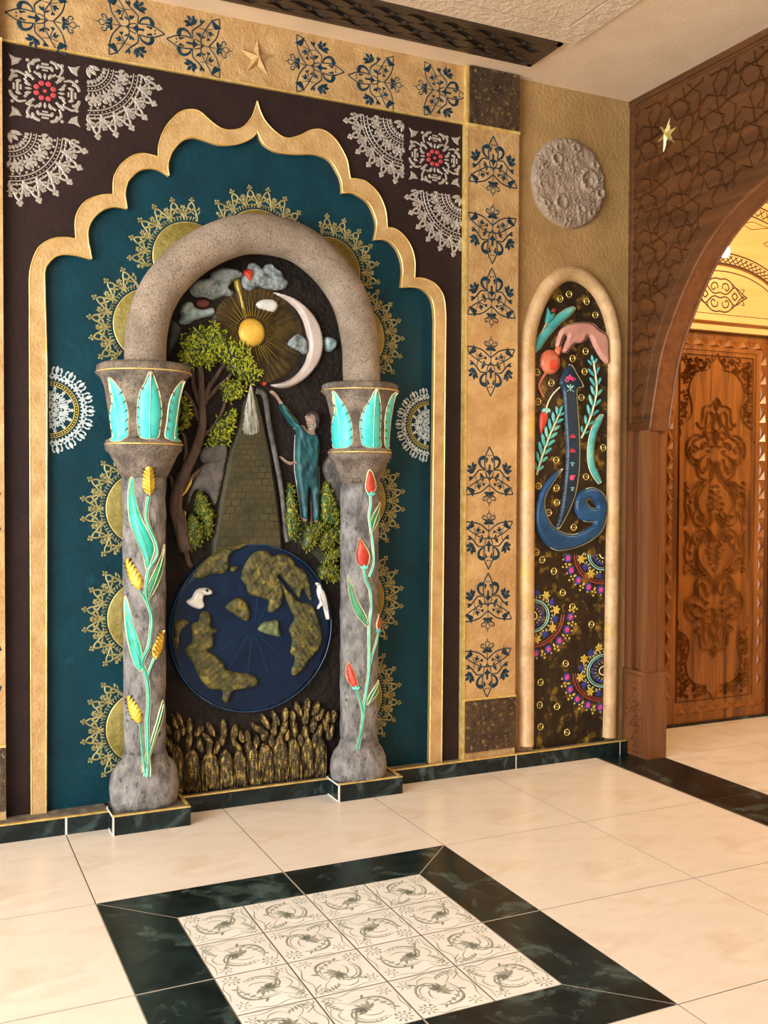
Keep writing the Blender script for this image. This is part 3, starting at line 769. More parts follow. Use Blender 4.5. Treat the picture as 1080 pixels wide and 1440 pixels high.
# ================================================================== ROOM PAST THE ARCH, DOOR
YD = 0.285
wall_far = setting('wall_far', (3.9, YD, 0))
M_PALEW = wood('pale_panelling', '#c79c60', '#d8b378', 'x', 0.45)
box('far_wall_panel', 2.70, 5.40, YD+0.03, YD+0.12, 0.0, CZ, M_PALEW, wall_far)
wall_side = setting('wall_side', (5.40, -1.5, 0))
box('side_panel', 5.40, 5.5, -4.4, YD+0.1, 0, CZ, M_PALEW, wall_side)
box('near_panel', 2.70, 5.40, -4.5, -4.4, 0, CZ, M_PALEW, wall_side)
box('ceiling_room', 2.70, 5.40, -4.4, YD+0.03, CZ, CZ+0.1, M_CEIL, ceiling)
door = setting('door_1', (3.43, YD, 0))
DX = 3.425
box('door_leaf', 3.155, 3.705, YD-0.006, YD+0.03, 0.035, 2.005, M_DOOR, door)
boxes('door_frame', [(3.02, 3.155, YD-0.012, YD+0.03, 0.0, 2.10), (3.705, 3.80, YD-0.012, YD+0.03, 0.0, 2.10), (3.155, 3.705, YD-0.012, YD+0.03, 2.005, 2.10), (3.155, 3.705, YD-0.012, YD+0.03, 0.0, 0.125)], M_DOOR, door)
box('threshold', 3.0, 3.95, YD-0.03, YD+0.03, 0.0, 0.012, M_MARBLE, door)
box('door_jamb', 3.80, 3.95, YD-0.06, YD+0.03, 0.0, 2.14, M_DOORD, door)
box('door_jamb', 2.90, 3.02, YD-0.06, YD+0.03, 0.0, 2.14, M_DOORD, door)
boxes('lintel', [(2.8, 4.2, YD-0.05, YD+0.03, 2.105, 2.135), (2.8, 4.2, YD-0.035, YD+0.03, 2.16, 2.195)], M_PALE, door)
box('lintel_gap', 2.8, 4.2, YD+0.010, YD+0.03, 2.135, 2.16, M_PALE, door)
# chip carved triangles round the frame
def chip(m):
    V = [(-0.045, 0, -0.02), (0.045, 0, -0.02), (0, 0, 0.022), (0.0, -0.014, -0.012)]
    return mesh_from('chip_carving', V, [(0, 1, 3), (1, 2, 3), (2, 0, 3)], m)
chip_a = chip(M_DOOR); chip_b = chip(M_DOOR)
for i in range(6):
    x = 3.19+0.105*i
    inst('chip_carving', chip_a, door, (x, YD-0.012, 2.047)); inst('chip_carving', chip_b, door, (x+0.0525, YD-0.012, 2.05), (0, math.pi, 0), (0.8, 0.6, 0.8))
    inst('chip_carving', chip_a, door, (x, YD-0.012, 0.083)); inst('chip_carving', chip_b, door, (x+0.0525, YD-0.012, 0.085), (0, math.pi, 0), (0.8, 0.6, 0.8))
for i in range(18):
    z = 0.16+0.105*i
    for x, s in ((3.752, -1), (3.108, 1)):
        inst('chip_carving', chip_a, door, (x, YD-0.012, z), (0, s*math.pi/2, 0)); inst('chip_carving', chip_b, door, (x, YD-0.012, z+0.0525), (0, -s*math.pi/2, 0), (0.8, 0.6, 0.8))
dm = wallmap(YD-0.006)
ZC = on_wall(1003.5, 742, YD)[1]
KX, KZ = 0.0050/7.2, 0.00386/7.2
o = Orn(); oh = Orn()
CURVES = [
 [(0, 5), (25, 40), (50, 85), (100, 88), (135, 120), (140, 190), (150, 250), (185, 280), (196, 262)],
 [(190, 285), (150, 315), (110, 290), (105, 230), (95, 170), (75, 145), (45, 165), (35, 215), (60, 270), (100, 320), (125, 370), (130, 410)],
 [(0, 45), (20, 85), (0, 130)], [(0, 150), (12, 220), (40, 300), (0, 345)],
 [(0, 350), (15, 390), (20, 430), (0, 472)], [(20, 440), (25, 370), (60, 345), (95, 370), (95, 410), (65, 430), (55, 405)],
 [(0, 475), (40, 500), (80, 480), (120, 500), (147, 520), (140, 480), (110, 455), (75, 460)],
 [(150, 410), (180, 380), (230, 390), (275, 440), (295, 520), (280, 610), (230, 665), (200, 670)],
 [(165, 420), (200, 430), (235, 470)], [(200, 500), (240, 490), (265, 530), (250, 590), (200, 630), (150, 615), (100, 580), (65, 560), (75, 535), (95, 540)],
 [(200, 500), (180, 525), (205, 552), (232, 535)],
 [(195, 640), (200, 700), (180, 780), (120, 825), (70, 800), (40, 740), (30, 680), (50, 640), (70, 620)],
 [(80, 620), (85, 680), (95, 730), (125, 760), (155, 740), (170, 680), (150, 620)], [(95, 695), (112, 710), (115, 745)],
 [(0, 640), (12, 680), (10, 740), (30, 800), (80, 870), (140, 940), (175, 1020), (175, 1100), (150, 1150), (110, 1185), (90, 1165)],
 [(45, 750), (90, 830), (160, 900), (200, 1000), (200, 1090), (180, 1130)],
 [(115, 860), (180, 850), (230, 880), (270, 910), (300, 890), (300, 860), (278, 852)], [(120, 885), (190, 890), (230, 940), (280, 960), (308, 925)],
 [(290, 960), (300, 1020), (305, 1100), (290, 1180), (300, 1280), (270, 1240), (250, 1180), (255, 1120), (275, 1080)],
 [(215, 970), (235, 1000), (270, 990), (280, 970)], [(255, 1040), (240, 1060), (265, 1085)],
 [(0, 880), (20, 890), (28, 905)], [(8, 985), (28, 945), (48, 945)], [(8, 1045), (35, 1000), (62, 1005)], [(0, 1110), (40, 1055), (75, 1065), (85, 1085)], [(20, 1130), (45, 1110), (65, 1130), (50, 1150)],
 [(0, 1165), (40, 1215), (90, 1270), (150, 1290), (205, 1260), (225, 1200), (205, 1140)], [(40, 1170), (90, 1230), (140, 1240), (180, 1200), (150, 1190), (110, 1215)],
 [(0, 1195), (60, 1285), (85, 1310)]]
for c in CURVES:
    for s in (1, -1):
        for e in (1, -1):
            o.stroke([(DX+s*a*KX, ZC+e*(1310-b)*KZ) for a, b in c], 0.0135, n=4, taper=(0.7, 0.7))
o.obj('carved_arabesque', M_DOOR, 0.014, dm, door)
o = Orn()
for c in CURVES:
    for s in (1, -1):
        for e in (1, -1):
            o.stroke([(DX+s*a*KX-0.0045, ZC+e*(1310-b)*KZ+0.0045) for a, b in c], 0.0055, n=4, taper=(0.7, 0.7))
o.obj('arabesque_ridge', M_DOOR, 0.010, dm, door)
# ogee panel line, spandrel scrolls, rectangle moulding
def half_ogee():
    a = [(-(308-x)/4.5, 240+y/4.5) for x, y in [(308, 1165), (285, 1215), (260, 1240), (256, 1268), (200, 1280), (152, 1330), (132, 1400)]]
    b = [((x-465)/7.2, 560+y/7.2) for x, y in [(195, 10), (215, 90), (212, 180), (180, 240), (130, 285), (98, 312), (106, 380), (75, 450)]]
    pts = []
    for dxp, yp in a+b: pts.append((dxp*0.0050, (742-yp)*0.00386))
    return pts
og = half_ogee()
o = Orn(); sc = Orn()
rnd = random.Random(4)
for s in (1, -1):
    for e in (1, -1):
        Q = [(DX-s*a, ZC+e*b) for a, b in og]
        o.stroke(Q, 0.008, n=5)
        hx = 0.255
        for k in range(420):
            u = rnd.uniform(0.0, hx-0.01); v = rnd.uniform(0.40, 0.905)
            lim = np.interp(v, [b for a, b in og[::-1]], [-a for a, b in og[::-1]])
            if u > lim+0.018: sc.curl((DX+s*u, ZC+e*v), rnd.uniform(0.010, 0.017), rnd.uniform(0, 6.28), 0.8, 0.005, rnd.choice((1, -1)))
o.stroke([(DX-0.258, ZC-0.925), (DX+0.258, ZC-0.925), (DX+0.258, ZC+0.925), (DX-0.258, ZC+0.925)], 0.010, True, curve=False)
o.obj('panel_moulding', M_DOOR, 0.011, dm, door)
sc.obj('spandrel_scrolls', M_DOOR, 0.009, dm, door)
# fan-light over the door with lattice band
TX, TZ = 3.475, 2.195
def ell(a, b, n=40, t0=0, t1=math.pi): return [(TX+a*math.cos(t), TZ+b*math.sin(t)) for t in np.linspace(t0, t1, n)]
tym = slab('tympanum', [(a, b) for a, b in ell(0.47, 0.27)], YD and 0.012, -0.03, M_PALE, door, mp=lambda u, v, h: (u, YD+0.02-h, v))
fm = wallmap(YD+0.03); tm = wallmap(YD+0.008)
ob = slab('arch_band', ell(0.56, 0.345)+ell(0.485, 0.285)[::-1], 0.02, -0.002, M_PALE, door, mp=lambda u, v, h: (u, YD+0.03-h, v))
o = Orn()
for q in range(46):
    t = math.pi*q/45
    for s in (1, -1):
        t2 = t+s*0.09
        o.stroke([(TX+0.495*math.cos(t), TZ+0.295*math.sin(t)), (TX+0.55*math.cos(t2), TZ+0.335*math.sin(t2))], 0.0085, curve=False)
o.stroke(ell(0.56, 0.345), 0.009, curve=False); o.stroke(ell(0.488, 0.288), 0.012, curve=False)
o.obj('lattice', M_LINE, 0.0015, wallmap(YD+0.01), ob)
o = Orn(); o.stroke(ell(0.44, 0.245), 0.0085, curve=False)
o.stroke([(TX-0.5, TZ+0.012), (TX+0.5, TZ+0.012)], 0.005, curve=False)
cz = TZ+0.115
for s in (1, -1):
    for e in (1, -1):
        Q = lambda L: [(TX-0.02+s*a*0.00105, cz+e*b*0.00085) for a, b in L]
        o.stroke(Q([(0, 100), (35, 105), (70, 88), (85, 55), (62, 22), (35, 8), (0, 18)]), 0.0105)
        o.stroke(Q([(15, 40), (20, 70), (45, 75), (60, 50), (45, 30), (32, 45)]), 0.0105)
        o.stroke(Q([(70, 88), (110, 50), (140, 10), (165, 0)]), 0.0105)
        o.stroke(Q([(60, 22), (95, 55), (125, 45), (150, 20), (185, 0)]), 0.0105)
        o.stroke(Q([(80, 0), (100, 22), (120, 0)]), 0.012); o.stroke(Q([(150, 20), (165, 45), (145, 50)]), 0.008)
o.obj('fanlight_scroll', M_LINE, 0.0012, tm, tym)
o = Orn()
bz = lambda a, b, t: (TX+a*math.cos(t), TZ+b*math.sin(t))
for q in range(60):
    t = math.pi*q/59
    for s in (1, -1): o.stroke([bz(0.90, 0.60, t), bz(0.95, 0.645, t+s*0.045)], 0.0085, curve=False)
for a, b in ((0.89, 0.59), (0.96, 0.655), (1.0, 0.70)): o.stroke([bz(a, b, t) for t in np.linspace(0, math.pi, 50)], 0.010, curve=False)
for k, (a, b) in enumerate(((0.25, 0.52), (-0.2, 0.52), (0.4, 0.43), (-0.4, 0.43))):
    c = (TX+a, TZ+b)
    for s in (1, -1):
        o.stroke([(c[0]-0.09, c[1]), (c[0]-0.03, c[1]+s*0.02), (c[0]+0.03, c[1]+s*0.012), (c[0]+0.1, c[1])], 0.005)
        o.curl((c[0]+0.12, c[1]+s*0.03), 0.03, 0, 0.8, 0.005, s)
o.obj('wall_lattice', M_LINE, 0.0015, fm, wall_far)
# the lamp that shows at the edge of the arch
lp = hit(1019, 354, 1, 0.02)
lamp = thing('wall_lamp', 'small glowing bulb lamp on the pale wood wall behind the archway', 'lamp', (lp[0], 0.02, lp[2]))
M_BULB = mat('lit_bulb', '#ffe2b0', emit=60.0)
def lathe(name, prof, m, parent, cx, cy, ns=16, smooth=True, a0=0, a1=2*math.pi):
    V = []; F = []
    for r, z in prof:
        for k in range(ns): t = 2*math.pi*k/ns; V.append((cx+r*math.cos(t), cy+r*math.sin(t), z))
    for i in range(len(prof)-1):
        for k in range(ns): F.append((i*ns+k, i*ns+(k+1) % ns, (i+1)*ns+(k+1) % ns, (i+1)*ns+k))
    F += [tuple(range(ns))[::-1], tuple((len(prof)-1)*ns+k for k in range(ns))]
    return obj(name, V, F, m, parent, smooth)
lathe('bulb', [(0.004, lp[2]-0.03), (0.02, lp[2]-0.022), (0.028, lp[2]), (0.02, lp[2]+0.024), (0.01, lp[2]+0.034)], M_BULB, lamp, lp[0], 0.02)
lathe('socket', [(0.014, lp[2]+0.03), (0.016, lp[2]+0.06), (0.01, lp[2]+0.065)], M_BRASS, lamp, lp[0], 0.02)
tube('bracket', [(lp[0], 0.02, lp[2]+0.06), (lp[0], 0.1, lp[2]+0.09), (lp[0], 0.316, lp[2]+0.09)], 0.008, M_BRASS, lamp, ns=8)
point('bulb_light', (lp[0], -0.03, lp[2]-0.02), 6, (1.0, 0.78, 0.48), 0.03)

# ================================================================== PAINTED SUN MEDALLIONS ON THE TEAL PANEL
YT = 0.012
lace = Orn()
rosette_rings(lace, [('lace', 0.150, 0.236, 6, 0.0066), ('petals', 0.147, 0.160, 26, 0.0045)], math.pi-1.02, math.pi+1.02, 1)
lace_me = lace.mesh('lace_fringe', M_LACE, 0.0014, wallmap(0))
def disc_mesh(R=0.14, n=32):
    V = [(0, -0.006, 0)]; F = []
    for r, y in ((0.5*R, -0.006), (0.985*R, -0.0055), (R, 0.0)):
        for k in range(n+1): t = math.pi/2+math.pi*k/n; V.append((r*math.cos(t), y, r*math.sin(t)))
    F += [(0, 1+k, 2+k) for k in range(n)]
    for q in range(2):
        a = 1+q*(n+1)
        F += [(a+k, a+n+1+k, a+n+2+k, a+k+1) for k in range(n)]
    return mesh_from('gold_disc', V, F, M_DISC, True)
disc_me = disc_mesh()
o = Orn(); o.stroke([(0.14*math.cos(t), 0.14*math.sin(t)) for t in np.linspace(math.pi/2, 1.5*math.pi, 24)], 0.005, n=2)
rim_me = o.mesh('gilt_rim', M_GOLDE, 0.002, wallmap(0))
SUNS = [(202, 715, 0, 'beside the wheat column, topmost of its three'), (204, 867, 0, 'beside the wheat column, middle of its three'),
        (202, 1021, 0, 'beside the wheat column, lowest of its three'), (212, 458, -14, 'behind the foot of the stone arch above the wheat column'),
        (266, 364, -44, 'behind the stone arch shoulder on the wheat column side'), (364, 345, -90, 'behind the crown of the stone arch under the pointed tip'),
        (462, 382, -137, 'behind the stone arch shoulder on the tulip column side'), (497, 474, -168, 'behind the foot of the stone arch above the tulip column'),
        (499, 704, 180, 'beside the tulip column, topmost of its three'), (497, 843, 180, 'beside the tulip column, middle of its three'),
        (494, 982, 180, 'beside the tulip column, lowest of its three')]
for sx, sy, a, wh in SUNS:
    p = hit(sx, sy, 1, YT)
    t = thing('sun_medallion', 'gold disc with lace fringe '+wh, 'medallion', (p[0], YT, p[2]), 'gold sun medallions round the stone arch')
    inst('gold_disc', disc_me, t, (p[0], YT, p[2]), (0, -math.radians(a), 0)); inst('gilt_rim', rim_me, t, (p[0], YT-0.002, p[2]), (0, -math.radians(a), 0))
    inst('lace_fringe', lace_me, t, (p[0], YT-0.0004, p[2]), (0, -math.radians(a), 0))
# white half rosettes against the scalloped border
wr = Orn(); wy = Orn()
rosette_rings(wr, [('lace', 0.006, 0.05, 4, 0.0042), ('lace', 0.036, 0.086, 7, 0.005), ('flowers', 0.108, 0.142, 9, 0.010), ('petals', 0.134, 0.166, 9, 0.016), ('petals', 0.136, 0.158, 27, 0.007), ('petals', 0.108, 0.125, 27, 0.006), ('dots', 0.156, 0, 18, 0.0045)], -math.pi/2+0.02, math.pi/2-0.02, 1)
rosette_rings(wy, [('ring', 0.090, 0, 0, 0.004), ('dots', 0.097, 0, 30, 0.0035), ('ring', 0.104, 0, 0, 0.003)], -math.pi/2+0.02, math.pi/2-0.02, 1)
WSTUFF = True
wr_me = wr.mesh('white_lace', M_WHITE, 0.0014, wallmap(0)); wy_me = wy.mesh('yellow_ring', M_YELLOW, 0.0014, wallmap(0))
for (sx, sy), a, wh in (((69.5, 576), 0, 'wheat'), ((603.5, 598), math.pi, 'tulip')):
    p = hit(sx, sy, 1, YT)
    t = thing('half_rosette', f'white lace half rosette against the gold border on the {wh} column side', 'stencil', (p[0], YT, p[2]), 'white half rosettes')
    tag(inst('white_lace', wr_me, t, (p[0], YT-0.0004, p[2]), (0, a, 0)), kind='stuff'); inst('yellow_ring', wy_me, t, (p[0], YT-0.0004, p[2]), (0, a, 0))

# ================================================================== STONE COLUMNS, ARCH
CY = -0.085
class Col:
    def __init__(s, axis_px, prof, cx):
        s.cx = cx; s.cy = CY
        dist = np.array([cx, CY, 1.0])-CAM; s.depth = float(dist@CF)
        s.prof = []
        for y, hw in prof:
            z = on_wall(axis_px, y, CY)[1]; s.prof.append((hw*s.depth/FPX*0.985, z))
        s.z = np.array([p[1] for p in s.prof])[::-1]; s.r = np.array([p[0] for p in s.prof])[::-1]
    def R(s, z): return float(np.interp(z, s.z, s.r))
    def hit(s, x, y):
        d = ray(x, y); r = s.R(CAM[2]); z = None
        for _ in range(12):
            ox, oy = CAM[0]-s.cx, CAM[1]-s.cy
            a = d[0]**2+d[1]**2; b = 2*(ox*d[0]+oy*d[1]); c = ox*ox+oy*oy-r*r
            disc = max(b*b-4*a*c, 0.0); t = (-b-math.sqrt(disc))/(2*a)
            P = CAM+t*d; z = P[2]; r = s.R(z)
        th = math.atan2(P[0]-s.cx, -(P[1]-s.cy))
        return (th*0.08, z)
    def pts(s, crop, L): return [s.hit(a, b) for a, b in px(crop, L)]
    def map(s, u, v, h):
        th = u/0.08; r = s.R(v)+h
        return (s.cx+r*math.sin(th), s.cy-r*math.cos(th), v)
    def part(s, name, a, b, m, parent, ns=40, rough=0.0, seed=0, ysc=1.0):
        """lathe the profile rows a..b"""
        rows = [p for p in s.prof[a:b]]
        out = []
        for (r0, z0), (r1, z1) in zip(rows[:-1], rows[1:]):
            k = max(1, int(abs(z1-z0)/0.03))
            out += [(r0+(r1-r0)*q/k, z0+(z1-z0)*q/k) for q in range(k)]
        out.append(rows[-1])
        V = []; F = []; rr = np.random.RandomState(seed)
        for r, z in out:
            for k in range(ns):
                t = 2*math.pi*k/ns
                q = r+rough*(math.sin(3*t+z*23+seed)+math.sin(7*t-z*41)+math.sin(5*t+z*67))/3
                V.append((s.cx+q*math.cos(t), s.cy+q*math.sin(t)*(1-(1-ysc)*min(1, max(0, (0.30-z)/0.08))), max(z, 0.067)))
        for i in range(len(out)-1):
            for k in range(ns): F.append((i*ns+k, (i+1)*ns+k, (i+1)*ns+(k+1) % ns, i*ns+(k+1) % ns))
        F += [tuple(range(ns)), tuple((len(out)-1)*ns+k for k in range(ns))[::-1]]
        return obj(name, V, F, m, parent, True)
PL = [(513, 60), (516, 65), (527, 66), (532, 60), (545, 55), (565, 51), (590, 48), (612, 46), (617, 47), (620, 53), (627, 54), (634, 53), (638, 48), (648, 43), (660, 37), (672, 31.5),
      (700, 30), (1055, 29.5), (1066, 33), (1073, 41), (1085, 47), (1103, 49.5), (1122, 48), (1133, 44), (1140, 40)]
PR = [(540, 49), (543, 54), (552, 54.5), (557, 49), (570, 45), (590, 41), (610, 39), (625, 38), (630, 39), (633, 44), (638, 45), (644, 44.5), (648, 40), (656, 36), (666, 31.5), (680, 28),
      (700, 27.5), (1035, 27), (1046, 30), (1053, 36), (1064, 41), (1078, 42.5), (1090, 41), (1096, 38), (1100, 35)]
cl = Col(203, PL, 0.288); cr_ = Col(505.5, PR, 1.168)
M_TURQ = mat('turquoise_paint', '#2fb9b6', '#58d0c4', 12, rough=0.45, bump=0.3, bscale=50, c3='#3fae97', scale3=8)
M_STEM = mat('stem_paint', '#3fa596', '#6cc4ae', 20, rough=0.5)
M_LEAFG = mat('emerald_leaf_paint', '#1f9c86', '#35c0ac', 10, rough=0.45, c3='#1b7f5f', scale3=9)
M_LEAFD = mat('green_leaf_paint', '#1f6b4e', '#3f9a6a', 14, rough=0.5)
M_EAR = mat('wheat_yellow_paint', '#c99a1c', '#ecc843', 25, rough=0.45)
M_EARD = mat('wheat_groove_paint', '#4a3410', rough=0.6)
M_TULIP = mat('tulip_red_paint', '#a82818', '#c94a2c', 18, rough=0.45)
M_CREAM = mat('cream_outline', '#d8cf9a', '#e6dfb8', 30, rough=0.5)
M_CALYX = mat('calyx_turquoise', '#53bfb4', '#7dd4c6', 20, rough=0.5)
def col_leaf(C, t, name, L, m, crop, h=0.006, rim=True, vein=None, res=0.007, lab=None):
    P = C.pts(crop, L)
    o_ = relief(name, P, h, m, C.map, t, res=res)
    if lab: o_['label'] = lab
    if rim:
        o = Orn(); o.stroke(P, 0.0045, True); o.obj('gilt_outline', M_CREAM, 0.0045, C.map, o_)
    if vein:
        o = Orn()
        for v in vein: o.stroke(C.pts(crop, v), 0.003, taper=(0.6, 0.4))
        o.obj('vein', M_CREAM, h+0.0025, C.map, o_)
    return o_
def cap_leaf(C, t, crop, L, tip, foot):
    P = C.pts(crop, L)
    lf = relief('capital_leaf', P, 0.010, M_TURQ, C.map, t, res=0.007)
    lf['label'] = 'turquoise feathered leaf'
    o = Orn(); o.stroke(P, 0.003, True); o.obj('gilt_outline', M_CREAM, 0.004, C.map, lf)
    a, b = np.array(C.pts(crop, [tip])[0]), np.array(C.pts(crop, [foot])[0])
    o = Orn(); o.stroke([a, (a+b)/2, b], 0.003); o.obj('vein', M_CREAM, 0.012, C.map, lf)
    o = Orn(); d = (b-a)/np.linalg.norm(b-a); nn = np.array([-d[1], d[0]]); L_ = np.linalg.norm(b-a)
    Pq = resample(spline(P, 5, True), 0.004)
    for q in (0.25, 0.4, 0.55, 0.7, 0.85):
        c = a+d*L_*q
        for s in (1, -1):
            pr = (Pq-c)@(nn*s); al = np.abs((Pq-c)@d); ok = (al < 0.008) & (pr > 0)
            if not ok.any(): continue
            e = c+nn*s*pr[ok].max()*0.98
            o.stroke([e-d*0.006, e-nn*s*0.010+d*0.008], 0.0045, curve=False, taper=(1, 0.2))
    o.obj('leaf_notch', M_CAPS, 0.0085, C.map, lf)
def column(C, kind, label):
    t = thing('stone_column', label, 'column', (C.cx, CY, C.prof[-1][1]))
    C.part('capital', 0, 9, M_CAPS, t, rough=0.002)
    C.part('collar', 8, 16, M_CAPS, t, rough=0.002, seed=3)
    C.part('shaft', 15, 18, M_COLS, t, rough=0.003, seed=1)
    C.part('base', 17, 25, M_COLS, t, rough=0.004, seed=2, ysc=0.72)
    for i0, zz in ((2, 0.0), (10, 0.0)):
        r, z = C.prof[i0]
        tube('gilt_ring', [(C.cx+(r+0.0005)*math.cos(q), C.cy+(r+0.0005)*math.sin(q), z+0.004) for q in np.linspace(0, 2*math.pi, 49)], 0.0028, M_GOLDE, t, ns=6)
    return t
def pxrel(C, pts): return pts
tl = column(cl, 'wheat', 'grey stone column with golden wheat vine and turquoise leaf capital')
for L, a, b in ((([(408, 975), (440, 1003), (478, 1060), (503, 1140), (506, 1200), (480, 1288), (414, 1288), (416, 1180), (424, 1100), (412, 1030)]), (412, 985), (455, 1285)),
                (([(620, 945), (650, 1010), (668, 1080), (675, 1150), (668, 1220), (655, 1280), (572, 1280), (554, 1220), (552, 1140), (562, 1060), (590, 1000)]), (620, 950), (614, 1280)),
                (([(783, 990), (760, 1080), (752, 1170), (756, 1288), (708, 1288), (700, 1200), (715, 1090), (745, 1030)]), (780, 995), (732, 1285))):
    cap_leaf(cl, tl, 'cap', L, a, b)
def stem(C, t, crop, L, wd=0.014, m=None):
    P = spline(C.pts(crop, L), 6)
    V = []; F = []
    o = Orn(); o.stroke(P, wd, curve=False, taper=(0.9, 0.8)); s_ = o.obj('stem', m or M_STEM, 0.008, C.map, t)
    o = Orn()
    T = np.gradient(P, axis=0); T /= np.hypot(*T.T)[:, None]; Nn = np.stack([-T[:, 1], T[:, 0]], 1)
    for s in (1, -1): o.stroke(P+Nn*s*wd*0.5, 0.003, curve=False)
    o.obj('gilt_outline', M_CREAM, 0.0035, C.map, s_)
stem(cl, tl, 'cl', [(285, 1205), (288, 1130), (286, 1000), (291, 930), (287, 860), (278, 815), (268, 790)], 0.016)
stem(cl, tl, 'cl', [(270, 800), (268, 770), (290, 720), (300, 650), (300, 600), (285, 545), (282, 500), (292, 430), (320, 375), (316, 330), (290, 265), (282, 220), (292, 155)], 0.014)
stem(cl, tl, 'cl', [(277, 1190), (270, 1120), (264, 1060), (258, 1005)], 0.010)
stem(cl, tl, 'cl', [(285, 840), (296, 800), (312, 762)], 0.009)
stem(cl, tl, 'cl', [(283, 550), (272, 530), (260, 508)], 0.009)
col_leaf(cl, tl, 'vine_leaf', [(222, 90), (234, 88), (240, 150), (262, 230), (300, 310), (312, 350), (300, 395), (285, 430), (268, 370), (238, 300), (219, 240), (214, 160)], M_LEAFG, 'cl', vein=[[(228, 100), (232, 200), (270, 310), (290, 400)]], lab='emerald vine leaf')
col_leaf(cl, tl, 'vine_leaf', [(349, 335), (347, 400), (330, 470), (300, 530), (282, 548), (288, 490), (318, 420), (338, 370)], M_LEAFD, 'cl', vein=[[(345, 350), (320, 450), (288, 540)]], lab='green vine leaf')
col_leaf(cl, tl, 'vine_leaf', [(203, 530), (216, 560), (236, 640), (262, 720), (268, 805), (240, 790), (214, 700), (202, 600)], M_LEAFG, 'cl', vein=[[(206, 545), (226, 660), (262, 790)]], lab='emerald vine leaf')
col_leaf(cl, tl, 'vine_leaf', [(343, 918), (346, 965), (318, 1060), (297, 1130), (280, 1185), (274, 1150), (305, 1050), (330, 960)], M_LEAFD, 'cl', vein=[[(341, 935), (315, 1040), (282, 1170)]], lab='green vine leaf')
def ear(C, t, crop, a, b, wd):
    a, b = np.array(C.pts(crop, [a])[0]), np.array(C.pts(crop, [b])[0])   # foot, tip
    d = b-a; L = np.linalg.norm(d); d /= L; n_ = np.array([-d[1], d[0]])
    out = [a+d*L*q+n_*s*wd*w_ for s, qs in ((1, ((0.05, .35), (.25, .95), (.5, 1), (.78, .72), (0.95, .3))), (-1, ((0.95, .3), (.78, .72), (.5, 1), (.25, .95), (0.05, .35)))) for q, w_ in qs]
    e = relief('wheat_ear', out, 0.009, M_EAR, C.map, t, res=0.005); e['label'] = 'golden wheat ear'
    o = Orn(); o.stroke([a, a+d*L*0.97], 0.0035, curve=False)
    o.obj('ear_rib', M_GOLDE, 0.012, C.map, e)
    o = Orn()
    for q in np.linspace(0.12, 0.78, 6):
        for s in (1, -1): o.stroke([a+d*L*q+n_*s*wd*0.12, a+d*L*(q+0.13)+n_*s*wd*0.9], 0.0036, curve=False, taper=(0.5, 0.9))
    o.obj('ear_groove', M_EARD, 0.0108, C.map, e)
for a, b in (((294, 152), (292, 38)), ((264, 506), (208, 384)), ((313, 765), (343, 653)), ((260, 1006), (213, 898))): ear(cl, tl, 'cl', a, b, 0.0235)
tr_ = column(cr_, 'tulip', 'grey stone column with red tulip vine and turquoise leaf capital')
for L, a, b in ((([(460, 178), (490, 210), (525, 260), (550, 320), (562, 390), (545, 462), (462, 460), (458, 380), (470, 290), (462, 220)]), (462, 185), (505, 460)),
                (([(684, 168), (700, 220), (704, 300), (700, 400), (702, 462), (622, 460), (602, 400), (600, 330), (620, 270), (655, 215)]), (683, 172), (662, 460)),
                (([(782, 185), (760, 240), (745, 330), (746, 464), (728, 464), (722, 380), (730, 280), (752, 215)]), (780, 190), (736, 462))):
    cap_leaf(cr_, tr_, 'man', L, a, b)
stem(cr_, tr_, 'cr', [(238, 1190), (258, 1090), (268, 1000), (284, 880), (286, 780), (286, 690), (293, 620), (290, 550), (272, 500), (265, 455)], 0.013)
stem(cr_, tr_, 'cr', [(286, 495), (302, 440), (300, 370), (293, 310), (286, 250), (292, 200), (291, 160)], 0.011)
stem(cr_, tr_, 'cr', [(286, 860), (300, 800), (314, 750), (319, 712)], 0.009)
stem(cr_, tr_, 'cr', [(262, 1060), (252, 1005), (232, 945)], 0.011)
for L in ([(329, 190), (326, 240), (308, 295), (292, 318), (288, 300), (298, 250), (315, 215)], [(199, 488), (215, 520), (240, 590), (272, 650), (283, 695), (262, 680), (225, 630), (205, 560)], [(320, 912), (323, 945), (300, 990), (278, 1012), (280, 985), (300, 950)]):
    col_leaf(cr_, tr_, 'vine_leaf', L, M_LEAFD, 'cr', h=0.005, vein=[[L[0], tuple(np.mean(L, 0)), L[len(L)//2]]], lab='green vine leaf')
for L, c in (([(271, 132), (275, 95), (288, 58), (304, 92), (310, 128), (300, 152), (282, 154)], (291, 160)), ([(233, 402), (240, 370), (247, 338), (266, 362), (285, 402), (281, 440), (264, 454), (242, 442)], (264, 456)),
             ([(313, 682), (322, 644), (330, 662), (329, 700), (318, 714)], (319, 714)), ([(194, 885), (202, 838), (226, 880), (241, 930), (226, 944), (207, 925)], (233, 945))):
    P = cr_.pts('cr', L)
    tu = relief('tulip', P, 0.010, M_TULIP, cr_.map, tr_, res=0.006); tu['label'] = 'red tulip bud'
    o = Orn(); o.stroke(P, 0.0035, True)
    m_ = np.mean(P, 0); top = P[int(np.argmax([p[1] for p in P]))]
    o.stroke([top, (np.array(top)+m_)/2+np.array([0.004, 0]), m_+np.array([0.0, -0.01])], 0.0025, taper=(1, 0.2))
    o.obj('gilt_outline', M_CREAM, 0.0065, cr_.map, tu)
    f = np.array(cr_.pts('cr', [c])[0])
    o = Orn()
    for a in (math.pi/2, 0.75, math.pi-0.75): o.petal(f-np.array([0, 0.006]), a, 0.022, 0.013)
    o.obj('calyx', M_CALYX, 0.012, cr_.map, tu)
